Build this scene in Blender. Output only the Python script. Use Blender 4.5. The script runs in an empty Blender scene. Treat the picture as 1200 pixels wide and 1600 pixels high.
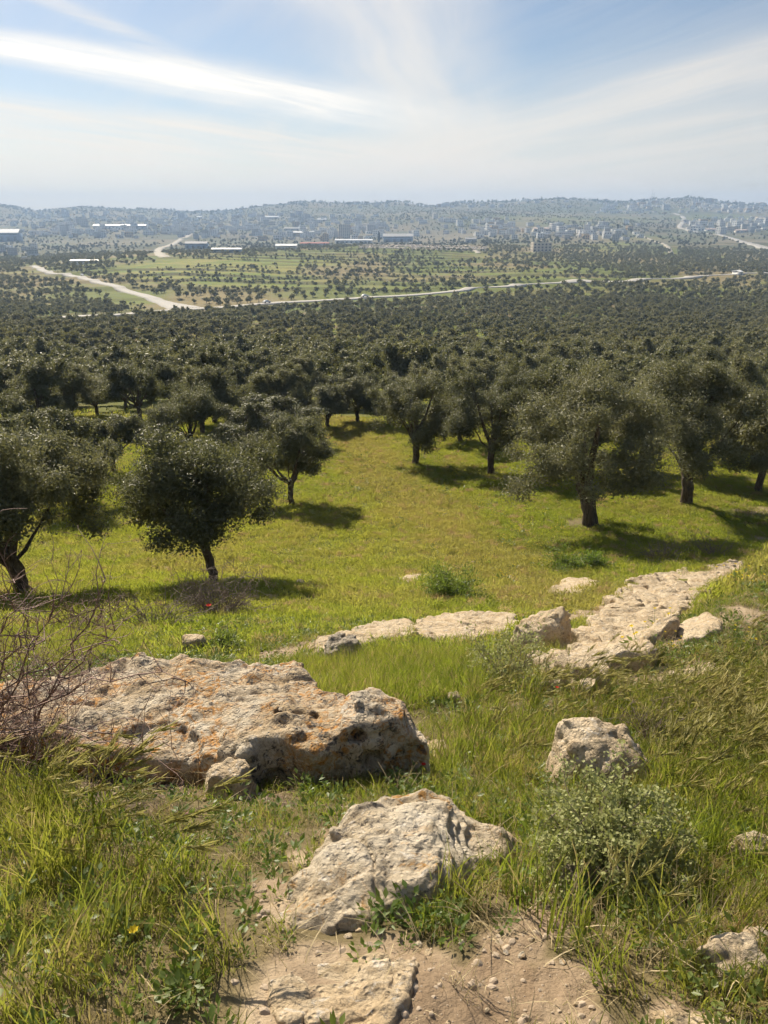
import bpy, bmesh, math, random
import numpy as np
from mathutils import Vector, Matrix

R = math.radians
scene = bpy.context.scene
COL = scene.collection

# ------------------------------------------------------------------ camera, sky, sun, exposure
PITCH = R(21.18)
FPX = 1200.0                      # focal length in pixels of a 1200 x 1600 frame
cam_data = bpy.data.cameras.new('camera')
cam_data.sensor_fit = 'VERTICAL'
cam_data.sensor_height = 24.0
cam_data.lens = 24.0 * FPX / 1600.0
cam_data.clip_start = 0.05
cam_data.clip_end = 30000
cam = bpy.data.objects.new('camera', cam_data)
COL.objects.link(cam)
cam.location = (0, 0, 0)
cam.rotation_euler = (R(90) - PITCH, 0, 0)
scene.camera = cam

SUN_AZ = -28.0                    # degrees from the view direction, negative is to the left
SUN_EL = 36.0
sd = Vector((math.sin(R(SUN_AZ)) * math.cos(R(SUN_EL)), math.cos(R(SUN_AZ)) * math.cos(R(SUN_EL)), math.sin(R(SUN_EL))))

world = bpy.data.worlds.new('World')
scene.world = world
world.use_nodes = True


def build_world():
    nt = world.node_tree
    nt.nodes.clear()
    N = nt.nodes.new
    L = nt.links.new

    def math_(op, a, b=None, c=None, clamp=False):
        n = N('ShaderNodeMath')
        n.operation = op
        n.use_clamp = clamp
        for i, v in enumerate((a, b, c)):
            if v is None:
                continue
            if isinstance(v, (int, float)):
                n.inputs[i].default_value = v
            else:
                L(v, n.inputs[i])
        return n.outputs[0]

    def ramp(v, lo, hi):
        n = N('ShaderNodeMapRange')
        n.interpolation_type = 'SMOOTHSTEP'
        n.inputs['From Min'].default_value = lo
        n.inputs['From Max'].default_value = hi
        L(v, n.inputs['Value'])
        return n.outputs[0]

    sky = N('ShaderNodeTexSky')
    sky.sky_type = 'NISHITA'
    sky.sun_disc = False
    sky.sun_elevation = R(SUN_EL)
    sky.sun_rotation = R(SUN_AZ)
    sky.altitude = 600
    sky.air_density = 1.0
    sky.dust_density = 0.8
    sky.ozone_density = 2.5
    tc = N('ShaderNodeTexCoord')
    sep = N('ShaderNodeSeparateXYZ')
    L(tc.outputs['Generated'], sep.inputs[0])
    dx, dy, dz = sep.outputs
    den = math_('ADD', math_('MAXIMUM', dz, 0.0), 0.10)
    px = math_('DIVIDE', dx, den)
    py = math_('DIVIDE', dy, den)
    cmb = N('ShaderNodeCombineXYZ')
    L(px, cmb.inputs[0]); L(py, cmb.inputs[1])

    def noise(vec, scale, detail, rough, dist=0.0, mp=None):
        if mp is not None:
            m = N('ShaderNodeMapping')
            m.inputs['Rotation'].default_value = (0, 0, R(mp[0]))
            m.inputs['Scale'].default_value = (mp[1], mp[2], 1)
            m.inputs['Location'].default_value = (mp[3], mp[4], 0)
            L(vec, m.inputs[0]); vec = m.outputs[0]
        n = N('ShaderNodeTexNoise')
        n.inputs['Scale'].default_value = scale
        n.inputs['Detail'].default_value = detail
        n.inputs['Roughness'].default_value = rough
        n.inputs['Distortion'].default_value = dist
        L(vec, n.inputs['Vector'])
        return n.outputs[0]

    warp = noise(cmb.outputs[0], 0.55, 2, 0.55)
    broad = noise(cmb.outputs[0], 0.42, 2, 0.55, 0.8)
    wz = math_('MULTIPLY', math_('SUBTRACT', warp, 0.5), 1.0)

    def pt(u, v):
        x = (u - 600) / FPX; vv = (v - 800) / FPX
        yy = math.cos(PITCH) - vv * math.sin(PITCH); zz = -math.sin(PITCH) - vv * math.cos(PITCH)
        l = math.sqrt(x * x + yy * yy + zz * zz)
        x, yy, zz = x / l, yy / l, zz / l
        return x / (max(zz, 0) + 0.10), yy / (max(zz, 0) + 0.10)

    def frame(p, q):
        a = pt(*p); b = pt(*q)
        ln = math.hypot(b[0] - a[0], b[1] - a[1])
        tx, ty = (b[0] - a[0]) / ln, (b[1] - a[1]) / ln
        s = math_('ADD', math_('MULTIPLY', math_('SUBTRACT', px, a[0]), tx), math_('MULTIPLY', math_('SUBTRACT', py, a[1]), ty))
        d = math_('ADD', math_('MULTIPLY', math_('SUBTRACT', px, a[0]), -ty), math_('MULTIPLY', math_('SUBTRACT', py, a[1]), tx))
        return s, d, ln

    def fibres(p, q, ks, kd, detail, off):
        """fine streaks combed along a direction of the cloud layer"""
        s, d, ln = frame(p, q)
        c = N('ShaderNodeCombineXYZ')
        L(math_('MULTIPLY', s, ks), c.inputs[0]); L(math_('ADD', math_('MULTIPLY', d, kd), math_('MULTIPLY', wz, 1.2)), c.inputs[1]); c.inputs[2].default_value = off
        return noise(c.outputs[0], 1.0, detail, 0.6, 0.35)

    def band(p, q, half_p, half_q, curve, soft, wamp, end=None):
        """a long cirrus streak between two points of the cloud layer"""
        s, d, ln = frame(p, q)
        s = math_('DIVIDE', s, ln)
        bow = math_('MULTIPLY', math_('MULTIPLY', s, math_('SUBTRACT', 1.0, s)), curve)
        d = math_('ADD', math_('ADD', d, bow), math_('MULTIPLY', wz, wamp))
        half = math_('MAXIMUM', math_('ADD', half_p, math_('MULTIPLY', s, half_q - half_p)), 0.02)
        e = math_('DIVIDE', math_('ABSOLUTE', d), half)
        r = math_('SUBTRACT', 1.0, ramp(e, 1.0 - soft, 1.0 + soft))
        if end is not None:
            r = math_('MULTIPLY', r, math_('SUBTRACT', 1.0, ramp(s, end[0], end[1])))
        return r

    def gap(p_, q_):
        a_ = pt(*p_); b_ = pt(*q_)
        return math.hypot(a_[0] - b_[0], a_[1] - b_[1])

    def below(p_, q_, soft, wamp):
        """the side of a long straight cloud edge that lies nearer to the horizon"""
        a_ = pt(*p_); b_ = pt(*q_)
        ln = math.hypot(b_[0] - a_[0], b_[1] - a_[1])
        tx, ty = (b_[0] - a_[0]) / ln, (b_[1] - a_[1]) / ln
        d = math_('ADD', math_('MULTIPLY', math_('SUBTRACT', px, a_[0]), -ty), math_('MULTIPLY', math_('SUBTRACT', py, a_[1]), tx))
        d = math_('ADD', d, math_('MULTIPLY', wz, wamp))
        return ramp(d, -soft, soft)

    SP0, SP1 = (-60, 62), (690, 212)
    streak = band(SP0, SP1, gap((100, 88), (100, 70)), gap((600, 190), (600, 214)), 0.30, 0.85, 0.30, (0.45, 1.05))
    veil = below((760, 165), (1200, 25), 0.35, 0.7)
    fan = band((600, 0), (690, 225), gap((600, 0), (745, 0)), gap((690, 225), (760, 225)), 0.0, 0.9, 0.5)
    low = below((-100, 150), (900, 262), 0.30, 0.9)
    wisp = band((90, 0), (330, 120), 0.05, 0.07, 0.1, 0.9, 0.3)
    f1 = ramp(fibres(SP0, SP1, 0.9, 5.0, 5, 1.0), 0.32, 0.72)
    f2 = ramp(fibres((760, 165), (1200, 25), 0.45, 2.6, 4, 5.0), 0.30, 0.74)
    f3 = ramp(fibres((600, 0), (690, 225), 0.5, 3.4, 4, 9.0), 0.30, 0.72)
    tex2 = ramp(broad, 0.30, 0.75)
    cover = math_('MULTIPLY', streak, math_('ADD', math_('MULTIPLY', f1, 0.50), 0.58), clamp=True)
    v2 = math_('MULTIPLY', veil, math_('ADD', math_('MULTIPLY', f2, 0.38), 0.48))
    v3 = math_('MULTIPLY', fan, math_('ADD', math_('MULTIPLY', f3, 0.34), 0.36))
    v4 = math_('MULTIPLY', low, math_('ADD', math_('MULTIPLY', f1, 0.62), 0.30))
    v5 = math_('MULTIPLY', wisp, math_('MULTIPLY', f1, 0.5))
    base = math_('MULTIPLY', math_('MULTIPLY', f2, tex2), 0.38)
    # union of layers
    inv = None
    for c in (cover, v2, v3, v4, v5, base):
        k = math_('SUBTRACT', 1.0, c, clamp=True)
        inv = k if inv is None else math_('MULTIPLY', inv, k)
    # the cloud sheet thickens with the length of the sight line towards the horizon
    hz = ramp(dz, 0.0, 0.14)
    inv = math_('MULTIPLY', inv, math_('ADD', math_('MULTIPLY', hz, 0.45), 0.55))
    cov = math_('SUBTRACT', 1.0, inv, clamp=True)
    # brighter and warmer towards the sun (forward scattering in ice crystals)
    vm = N('ShaderNodeVectorMath'); vm.operation = 'DOT_PRODUCT'
    L(tc.outputs['Generated'], vm.inputs[0]); vm.inputs[1].default_value = sd
    fs = ramp(vm.outputs['Value'], -0.35, 1.0)
    mixc = N('ShaderNodeMix'); mixc.data_type = 'RGBA'
    L(fs, mixc.inputs[0])
    mixc.inputs[6].default_value = (0.15, 0.17, 0.205, 1)
    mixc.inputs[7].default_value = (0.67, 0.615, 0.54, 1)
    b1 = N('ShaderNodeBackground'); L(sky.outputs[0], b1.inputs[0]); b1.inputs[1].default_value = 0.052
    b2 = N('ShaderNodeBackground'); L(mixc.outputs[2], b2.inputs[0]); L(math_('ADD', math_('MULTIPLY', cover, 0.30), 0.98), b2.inputs[1])
    ms = N('ShaderNodeMixShader')
    L(cov, ms.inputs[0]); L(b1.outputs[0], ms.inputs[1]); L(b2.outputs[0], ms.inputs[2])
    out = N('ShaderNodeOutputWorld')
    L(ms.outputs[0], out.inputs[0])


build_world()

sun_data = bpy.data.lights.new('sun', 'SUN')
sun_data.energy = 5.0
sun_data.angle = R(0.55)
sun_data.color = (1.0, 0.885, 0.70)
sun = bpy.data.objects.new('sun', sun_data)
COL.objects.link(sun)
sun.rotation_euler = sd.to_track_quat('Z', 'Y').to_euler()

scene.view_settings.view_transform = 'Standard'
scene.view_settings.look = 'None'
scene.view_settings.gamma = 1.0
scene.view_settings.exposure = 0.74
scene.view_settings.use_curve_mapping = False
scene.render.engine = 'CYCLES'
cy = scene.cycles
cy.use_denoising = True
try:
    cy.denoiser = 'OPENIMAGEDENOISE'
    cy.denoising_input_passes = 'RGB_ALBEDO_NORMAL'
    cy.denoising_prefilter = 'ACCURATE'
except Exception:
    pass
cy.max_bounces = 4
cy.diffuse_bounces = 2
cy.glossy_bounces = 2
cy.transmission_bounces = 2
cy.transparent_max_bounces = 8
cy.volume_bounces = 0
cy.use_adaptive_sampling = True
cy.adaptive_threshold = 0.03
cy.use_light_tree = False

# ------------------------------------------------------------------ numpy noise and helpers
rng = np.random.default_rng(11)


_T3 = np.random.default_rng(5).random((64 * 64 * 64,), dtype=np.float32)
_T2 = np.random.default_rng(6).random((512 * 512,), dtype=np.float32)


def vnoise(x, y, z, seed=0):
    """3D value noise, -1 to 1"""
    x = np.asarray(x, np.float32) + np.float32(seed * 7.13); y = np.asarray(y, np.float32) + np.float32(seed * 3.71); z = np.asarray(z, np.float32) + np.float32(seed * 5.37)
    fx, fy, fz = np.floor(x), np.floor(y), np.floor(z)
    tx, ty, tz = x - fx, y - fy, z - fz
    tx = tx * tx * (3 - 2 * tx); ty = ty * ty * (3 - 2 * ty); tz = tz * tz * (3 - 2 * tz)
    ix = fx.astype(np.int32) & 63; iy = fy.astype(np.int32) & 63; iz = fz.astype(np.int32) & 63
    X0 = ix << 12; X1 = ((ix + 1) & 63) << 12; Y0 = iy << 6; Y1 = ((iy + 1) & 63) << 6; Z1 = (iz + 1) & 63
    T = _T3
    a = T[X0 + Y0 + iz]; a = a + (T[X0 + Y0 + Z1] - a) * tz
    b = T[X0 + Y1 + iz]; b = b + (T[X0 + Y1 + Z1] - b) * tz
    a = a + (b - a) * ty
    c = T[X1 + Y0 + iz]; c = c + (T[X1 + Y0 + Z1] - c) * tz
    b = T[X1 + Y1 + iz]; b = b + (T[X1 + Y1 + Z1] - b) * tz
    c = c + (b - c) * ty
    return (a + (c - a) * tx) * 2 - 1


def vnoise2(x, y, seed=0):
    x = np.asarray(x, float) + seed * 37.19; y = np.asarray(y, float) + seed * 91.53
    fx, fy = np.floor(x), np.floor(y)
    tx, ty = x - fx, y - fy
    tx = tx * tx * (3 - 2 * tx); ty = ty * ty * (3 - 2 * ty)
    ix = fx.astype(np.int32) & 511; iy = fy.astype(np.int32) & 511
    X0 = ix << 9; X1 = ((ix + 1) & 511) << 9; Y1 = (iy + 1) & 511
    a = _T2[X0 + iy]; b = _T2[X1 + iy]; c = _T2[X0 + Y1]; d = _T2[X1 + Y1]
    return (a + (b - a) * tx + (c - a) * ty + (a - b - c + d) * tx * ty) * 2 - 1


def fbm2(x, y, octv=4, seed=0, gain=0.5):
    r = 0; a = 1.0; f = 1.0; t = 0
    for i in range(octv):
        c, s = math.cos(i * 0.9), math.sin(i * 0.9)
        r = r + a * vnoise2((x * c - y * s) * f + 17.3 * i, (x * s + y * c) * f - 9.1 * i, seed + i); t += a; a *= gain; f *= 2.03
    return r / t


def fbm3(x, y, z, octv=4, seed=0, gain=0.5):
    r = 0; a = 1.0; f = 1.0; t = 0
    for i in range(octv):
        r = r + a * vnoise(x * f + 5.7 * i, y * f - 3.3 * i, z * f + 1.9 * i, seed + i); t += a; a *= gain; f *= 2.07
    return r / t


def sstep(a, b, x):
    t = np.clip((x - a) / (b - a), 0, 1)
    return t * t * (3 - 2 * t)


# ------------------------------------------------------------------ the lie of the land
CP, SP = math.cos(PITCH), math.sin(PITCH)


def tan_of(v):
    vv = (np.asarray(v, float) - 800) / FPX
    return (SP + vv * CP) / (CP - vv * SP)


def x_of(u, y, drop):
    return (u - 600) / FPX * (y * CP + drop * SP)


def at_drop(u, v, drop):
    y = drop / tan_of(v)
    return float(x_of(u, y, drop)), float(y)


NEAR = [(-400, -9.0), (-60, -8.0), (-20, -2.2), (-6, 0.3), (-2, 1.05), (0, 1.40), (1.13, 1.60), (1.6, 1.78), (2.2, 2.08), (2.8, 2.42), (3.5, 2.75), (4.4, 3.10),
        (6, 3.92), (8, 4.88), (10, 5.78), (12.5, 6.95), (15, 8.0), (20, 9.7), (25, 10.9), (30, 11.7), (37, 12.5), (45, 13.3), (56, 14.3),
        (80, 17.6), (130, 23.3), (200, 30.0), (280, 36.5)]
FARV = {
    0: [(400, 486), (480, 470), (560, 452), (700, 430), (850, 417), (1000, 409), (1200, 401), (1500, 390), (1900, 376), (2400, 362), (3000, 345), (3800, 325), (4600, 328)],
    300: [(400, 484), (500, 457), (600, 433), (700, 415), (800, 403), (890, 396), (960, 395), (1100, 397), (1300, 391), (1600, 381), (1900, 371), (2400, 357), (3000, 343), (3800, 330), (4600, 331)],
    600: [(400, 475), (450, 463), (560, 443), (700, 421), (850, 403), (950, 393), (1050, 385), (1200, 387), (1500, 385), (1900, 375), (2400, 351), (3000, 331), (3400, 321), (3800, 322), (4600, 325)],
    900: [(400, 471), (540, 442), (700, 420), (900, 402), (1100, 388), (1400, 373), (1700, 362), (2100, 351), (2600, 338), (3200, 323), (3600, 318), (3800, 319), (4600, 323)],
    1200: [(400, 478), (600, 434), (800, 415), (1000, 401), (1200, 390), (1500, 375), (1800, 363), (2200, 351), (2700, 339), (3200, 326), (3600, 321), (3800, 322), (4600, 324)],
}


def build_table():
    ly = np.linspace(math.log(250), math.log(4600), 500)
    yy = np.exp(ly)
    cols = sorted(FARV)
    T = []
    for u in cols:
        tb = [(250, -34.0), (280, -36.5)] + [(y, -y * float(tan_of(v))) for y, v in FARV[u]]
        T.append(np.interp(ly, [math.log(a) for a, b in tb], [b for a, b in tb]))
    T = np.array(T)
    aa = np.linspace(-0.56, 0.56, 80)
    ca = np.array([(u - 600) / FPX * (1 / CP) * 0.95 for u in cols])
    G = np.empty((80, 500))
    for i, a in enumerate(aa):
        k = int(np.clip(np.searchsorted(ca, a) - 1, 0, len(ca) - 2))
        t = np.clip((a - ca[k]) / (ca[k + 1] - ca[k]), 0, 1); t = t * t * (3 - 2 * t)
        G[i] = T[k] * (1 - t) + T[k + 1] * t
    ker = np.hanning(17); ker /= ker.sum()
    Gp = np.pad(G, ((0, 0), (8, 8)), 'edge')
    G = np.array([np.convolve(g, ker, 'valid') for g in Gp])
    return ly, aa, G


LY, AA, GT = build_table()
_ny = np.linspace(-60, 300, 7201)
_nz = -np.interp(_ny, [a for a, b in NEAR], [b for a, b in NEAR])
_k = np.hanning(41); _k /= _k.sum()
_nzs = np.convolve(np.pad(_nz, 20, 'edge'), _k, 'valid')
_nzs = np.where(_ny < 12, np.convolve(np.pad(_nz, 6, 'edge'), np.hanning(13) / np.hanning(13).sum(), 'valid'), _nzs)

def terrace(x, y):
    """place within a terrace (0 at its wall) and how terraced the land is"""
    d = np.hypot(x, y)
    wob = fbm2(x / 150, y / 150, 3, 23)
    q = np.where(d < 1150, (y + .10 * x + 40 * wob) / 44.0, (y - .08 * x + 70 * wob) / 62.0)
    tm = sstep(440, 500, d) * (1 - sstep(3000, 3400, d)) * sstep(-0.35, 0.0, fbm2(x / 190 + 9, y / 190, 2, 25))
    return q - np.floor(q), tm


def H(x, y):
    """height of the ground, camera at the origin"""
    x = np.asarray(x, float); y = np.asarray(y, float) + 0 * x
    near = np.interp(y, _ny, _nzs)
    yc = np.clip(y, 251, 4590)
    a = np.clip(x / np.maximum(yc, 1), -0.559, 0.559)
    fi = (np.log(yc) - LY[0]) / (LY[1] - LY[0]); ii = np.clip(fi.astype(int), 0, 498); ft = fi - ii
    fj = (a - AA[0]) / (AA[1] - AA[0]); jj = np.clip(fj.astype(int), 0, 78); fu = fj - jj
    far = (GT[jj, ii] * (1 - fu) * (1 - ft) + GT[jj, ii + 1] * (1 - fu) * ft + GT[jj + 1, ii] * fu * (1 - ft) + GT[jj + 1, ii + 1] * fu * ft)
    w = sstep(252, 285, y)
    z = near * (1 - w) + far * w
    # spur of bedrock on the right of the slope
    sx = x - (0.95 + (y - 4.3) * 0.74)
    along = sstep(3.6, 6.5, y) * (1 - sstep(9.2, 13.5, y))
    z = z + along * sstep(-0.55, 0.9, sx) * (0.22 + 0.24 * np.clip(y - 4.3, 0, 5.2)) * (1 - 0.35 * sstep(1.5, 8, sx))
    # gentle humps
    d = np.hypot(x, y)
    z = z + 0.018 * fbm2(x * 6, y * 6, 4, 3) * (1 - sstep(14, 25, d)) + 0.007 * fbm2(x * 21, y * 21, 2, 4) * (1 - sstep(6, 12, d)) + 0.045 * fbm2(x * 1.3, y * 1.3, 3, 5) * (1 - sstep(60, 90, d))
    z = z + 0.22 * fbm2(x * 0.16, y * 0.16, 3, 7) * sstep(9, 25, d) + 0.9 * fbm2(x / 45, y / 45, 3, 9) * sstep(60, 160, d) * (1 - sstep(900, 1600, d))
    z = z + sstep(1200, 2200, d) * (5.0 * fbm2(x / 240, y / 240, 4, 13) + 1.5 * fbm2(x / 60, y / 60, 3, 15))
    # skyline humps
    ur = 600 + FPX * x / np.maximum(y * CP - z * SP, 1)
    z = z + sstep(2700, 3600, d) * y / FPX * np.interp(ur, [-40, 0, 60, 130, 200, 300, 370, 480, 560, 620, 665, 720, 800, 860, 950, 1000, 1080, 1140, 1200, 1300],
                                                        [7, 5, -4, 5, 3, -1, 0, 8, 3, 5, -2, 4, 3, 7, 2, 4, 9, 2, 0, 2])
    z = z + sstep(2900, 3600, d) * 5.0 * fbm2(x / 160 + 3.1, y / 900, 4, 33)
    # a nearer round hill with a terraced flank, right of the middle
    z = z + 20.0 * np.exp(-((x - 170) / 300) ** 2 - ((y - 2350) / 420) ** 2) + 16.0 * np.exp(-((x + 950) / 240) ** 2 - ((y - 2500) / 300) ** 2)
    # terraces on the farmed slopes
    fr, tm = terrace(x, y)
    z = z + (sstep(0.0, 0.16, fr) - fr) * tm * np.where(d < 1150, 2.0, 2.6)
    return z


def hit(u, v, up=0.0):
    """first point of the ground seen at a photo position"""
    vv = (v - 800) / FPX
    dx, dy, dz = (u - 600) / FPX, CP - vv * SP, -SP - vv * CP
    t = np.exp(np.linspace(math.log(0.8), math.log(4600), 1600))
    g = dz * t - H(dx * t, dy * t) - up
    k = int(np.argmax(g < 0)) if (g < 0).any() else len(t) - 1
    lo, hi = t[max(k - 1, 0)], t[k]
    tt = np.linspace(lo, hi, 60)
    g = dz * tt - H(dx * tt, dy * tt) - up
    k = int(np.argmax(g < 0)) if (g < 0).any() else 59
    return float(dx * tt[k]), float(dy * tt[k])


def at_dist(u, y):
    """ground point in a column of the photo at forward distance y"""
    z = -y * 0.2
    for _ in range(4):
        x = (u - 600) / FPX * (y * CP - z * SP)
        z = float(H(x, y))
    return x, y


def project(x, y, z):
    dep = y * CP - z * SP
    return 600 + FPX * x / dep, 800 + FPX * (-(z * CP) - y * SP) / dep


def new_mesh(name, verts, faces, smooth=False):
    me = bpy.data.meshes.new(name)
    verts = np.asarray(verts, np.float32)
    if isinstance(faces, np.ndarray):
        nf, k = faces.shape
        me.vertices.add(len(verts)); me.vertices.foreach_set('co', verts.ravel())
        me.loops.add(nf * k); me.loops.foreach_set('vertex_index', faces.astype(np.int32).ravel())
        me.polygons.add(nf)
        me.polygons.foreach_set('loop_start', np.arange(0, nf * k, k, dtype=np.int32))
        me.update(calc_edges=True)
        me.validate()
    else:
        me.from_pydata([tuple(map(float, v)) for v in verts], [], faces)
        me.update()
    if smooth:
        me.polygons.foreach_set('use_smooth', np.ones(len(me.polygons), bool))
    return me


def nth(i):
    return '%d%s' % (i, 'th' if 10 <= i % 100 <= 20 else {1: 'st', 2: 'nd', 3: 'rd'}.get(i % 10, 'th'))


def tag(o, label=None, cat=None, group=None, kind=None):
    if label: o['label'] = label
    if cat: o['category'] = cat
    if group: o['group'] = group
    if kind: o['kind'] = kind
    return o


def link(name, me, mat=None, parent=None):
    o = bpy.data.objects.new(name, me)
    COL.objects.link(o)
    if mat is not None and me is not None and not len(me.materials):
        me.materials.append(mat)
    if parent is not None:
        o.parent = parent
    return o


def empty(name, loc=(0, 0, 0), rz=0.0, s=1.0):
    o = bpy.data.objects.new(name, None)
    COL.objects.link(o)
    o.location = loc; o.rotation_euler = (0, 0, rz); o.scale = (s, s, s)
    o.empty_display_size = 0.1
    return o


# ------------------------------------------------------------------ materials
class MatB:
    def __init__(self, name):
        self.m = bpy.data.materials.new(name)
        self.m.use_nodes = True
        self.nt = self.m.node_tree
        self.nt.nodes.clear()
        self.out = self.N('ShaderNodeOutputMaterial')

    def N(self, t): return self.nt.nodes.new(t)
    def L(self, a, b): self.nt.links.new(a, b)

    def setin(self, sock, v):
        if isinstance(v, (int, float)):
            sock.default_value = v
        elif isinstance(v, (tuple, list)):
            sock.default_value = tuple(v) + ((1,) if len(v) == 3 and sock.type == 'RGBA' else ())
        else:
            self.L(v, sock)

    def noise(self, vec, scale, detail=4, rough=0.55, dist=0.0, col=False):
        n = self.N('ShaderNodeTexNoise')
        n.inputs['Scale'].default_value = scale; n.inputs['Detail'].default_value = detail
        n.inputs['Roughness'].default_value = rough; n.inputs['Distortion'].default_value = dist
        if vec is not None: self.L(vec, n.inputs['Vector'])
        return n.outputs[1 if col else 0]

    def voro(self, vec, scale, feature='F1'):
        n = self.N('ShaderNodeTexVoronoi'); n.feature = feature
        n.inputs['Scale'].default_value = scale
        self.L(vec, n.inputs['Vector'])
        return n.outputs[0]

    def step(self, v, lo, hi):
        n = self.N('ShaderNodeMapRange'); n.interpolation_type = 'SMOOTHSTEP'
        n.inputs['From Min'].default_value = lo; n.inputs['From Max'].default_value = hi
        self.L(v, n.inputs['Value'])
        return n.outputs[0]

    def mix(self, f, a, b, mode='MIX'):
        n = self.N('ShaderNodeMix'); n.data_type = 'RGBA'; n.blend_type = mode
        self.setin(n.inputs[0], f); self.setin(n.inputs[6], a); self.setin(n.inputs[7], b)
        return n.outputs[2]

    def math(self, op, a, b=0.0):
        n = self.N('ShaderNodeMath'); n.operation = op
        self.setin(n.inputs[0], a); self.setin(n.inputs[1], b)
        return n.outputs[0]

    def pos(self):
        return self.N('ShaderNodeNewGeometry').outputs['Position']

    def obj(self):
        return self.N('ShaderNodeTexCoord').outputs['Object']

    def rand(self):
        return self.N('ShaderNodeObjectInfo').outputs['Random']

    def attr(self, name, out=0):
        n = self.N('ShaderNodeAttribute'); n.attribute_name = name
        return n.outputs[out]

    def bump(self, h, strength, dist):
        n = self.N('ShaderNodeBump'); n.inputs['Strength'].default_value = strength; n.inputs['Distance'].default_value = dist
        self.L(h, n.inputs['Height'])
        return n.outputs[0]

    def principled(self, col, rough=0.8, spec=0.3, normal=None, metal=0.0):
        p = self.N('ShaderNodeBsdfPrincipled')
        self.setin(p.inputs['Base Color'], col); self.setin(p.inputs['Roughness'], rough)
        p.inputs['Specular IOR Level'].default_value = spec; p.inputs['Metallic'].default_value = metal
        if normal is not None: self.L(normal, p.inputs['Normal'])
        return p.outputs[0]

    def leaf(self, col, tcol, trans=0.4, rough=0.5, spec=0.3):
        p = self.principled(col, rough, spec)
        t = self.N('ShaderNodeBsdfTranslucent'); self.setin(t.inputs[0], tcol)
        m = self.N('ShaderNodeMixShader'); self.setin(m.inputs[0], trans)
        self.L(p, m.inputs[1]); self.L(t.outputs[0], m.inputs[2])
        return m.outputs[0]

    def done(self, sh):
        self.L(sh, self.out.inputs[0])
        return self.m


def simple(name, col, rough=0.8, spec=0.3, var=0.25, scale=3.0, metal=0.0):
    b = MatB(name)
    n = b.noise(b.obj(), scale, 5, 0.6)
    lo = tuple(c * (1 - var) for c in col); hi = tuple(min(1, c * (1 + var)) for c in col)
    return b.done(b.principled(b.mix(n, lo, hi), rough, spec, None, metal))


M = {}


def ground_mat():
    b = MatB('ground_soil_and_turf')
    c = b.attr('gcol')
    p = b.pos()
    n1 = b.noise(p, 38, 6, 0.65)
    n2 = b.noise(p, 5.0, 5, 0.6)
    c = b.mix(1.0, c, b.mix(n1, (0.62, 0.60, 0.58), (1.34, 1.34, 1.34)), 'MULTIPLY')
    c = b.mix(1.0, c, b.mix(n2, (0.82, 0.82, 0.82), (1.16, 1.15, 1.12)), 'MULTIPLY')
    h = b.math('ADD', b.math('MULTIPLY', b.noise(p, 75, 5, 0.7), 0.35), b.noise(p, 16, 6, 0.65))
    return b.done(b.principled(c, 0.95, 0.1, b.bump(h, 0.7, 0.035)))


def rock_mat(name, base, pale, dark, orange, o_amt, d_amt, seed):
    b = MatB(name)
    p0 = b.pos()
    mp = b.N('ShaderNodeMapping'); mp.inputs['Location'].default_value = (seed * 3.7, seed * 1.3, seed * 2.1)
    b.L(p0, mp.inputs[0]); p = mp.outputs[0]
    n_big = b.noise(p, 3.2, 6, 0.6, 0.6)
    n_mid = b.noise(p, 13, 7, 0.65, 0.5)
    n_fine = b.noise(p, 62, 6, 0.7)
    c = b.mix(b.step(n_big, 0.3, 0.7), base, pale)
    c = b.mix(b.step(n_mid, 0.48, 0.72), c, tuple(x * 0.72 for x in base))
    # pale crust
    c = b.mix(b.math('MULTIPLY', b.step(b.noise(p, 21, 6, 0.7, 0.8), 0.55, 0.66), 0.75), c, (0.62, 0.58, 0.52))
    # orange lichen
    om = b.math('MULTIPLY', b.step(b.noise(p, 17, 7, 0.72, 1.1), 0.62 - 0.16 * o_amt, 0.72 - 0.12 * o_amt), b.step(b.noise(p, 3.4, 3, 0.5), 0.40, 0.56))
    c = b.mix(b.math('MULTIPLY', om, 0.9 * min(1, o_amt * 1.4)), c, b.mix(n_fine, orange, tuple(x * 0.6 for x in orange)))
    # grey and black lichen specks
    dm = b.math('MULTIPLY', b.step(b.noise(p, 34, 7, 0.75, 0.6), 0.58 - 0.10 * d_amt, 0.66 - 0.08 * d_amt), b.step(b.noise(p, 5.1, 4, 0.6), 0.36, 0.56))
    c = b.mix(b.math('MULTIPLY', dm, min(1.0, 0.6 + 0.4 * d_amt)), c, b.mix(n_fine, dark, tuple(x * 2.2 for x in dark)))
    c = b.mix(1.0, c, b.mix(n_fine, (0.70, 0.70, 0.70), (1.24, 1.23, 1.22)), 'MULTIPLY')
    pit = b.step(b.voro(p, 46), 0.0, 0.42)
    pit2 = b.step(b.voro(p, 17), 0.05, 0.5)
    h = b.math('ADD', b.math('ADD', b.math('MULTIPLY', n_mid, 1.4), b.math('MULTIPLY', n_fine, 0.7)), b.math('ADD', b.math('MULTIPLY', pit, 0.45), b.math('MULTIPLY', pit2, 0.40)))
    return b.done(b.principled(c, 0.92, 0.15, b.bump(h, 0.85, 0.028)))


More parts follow.
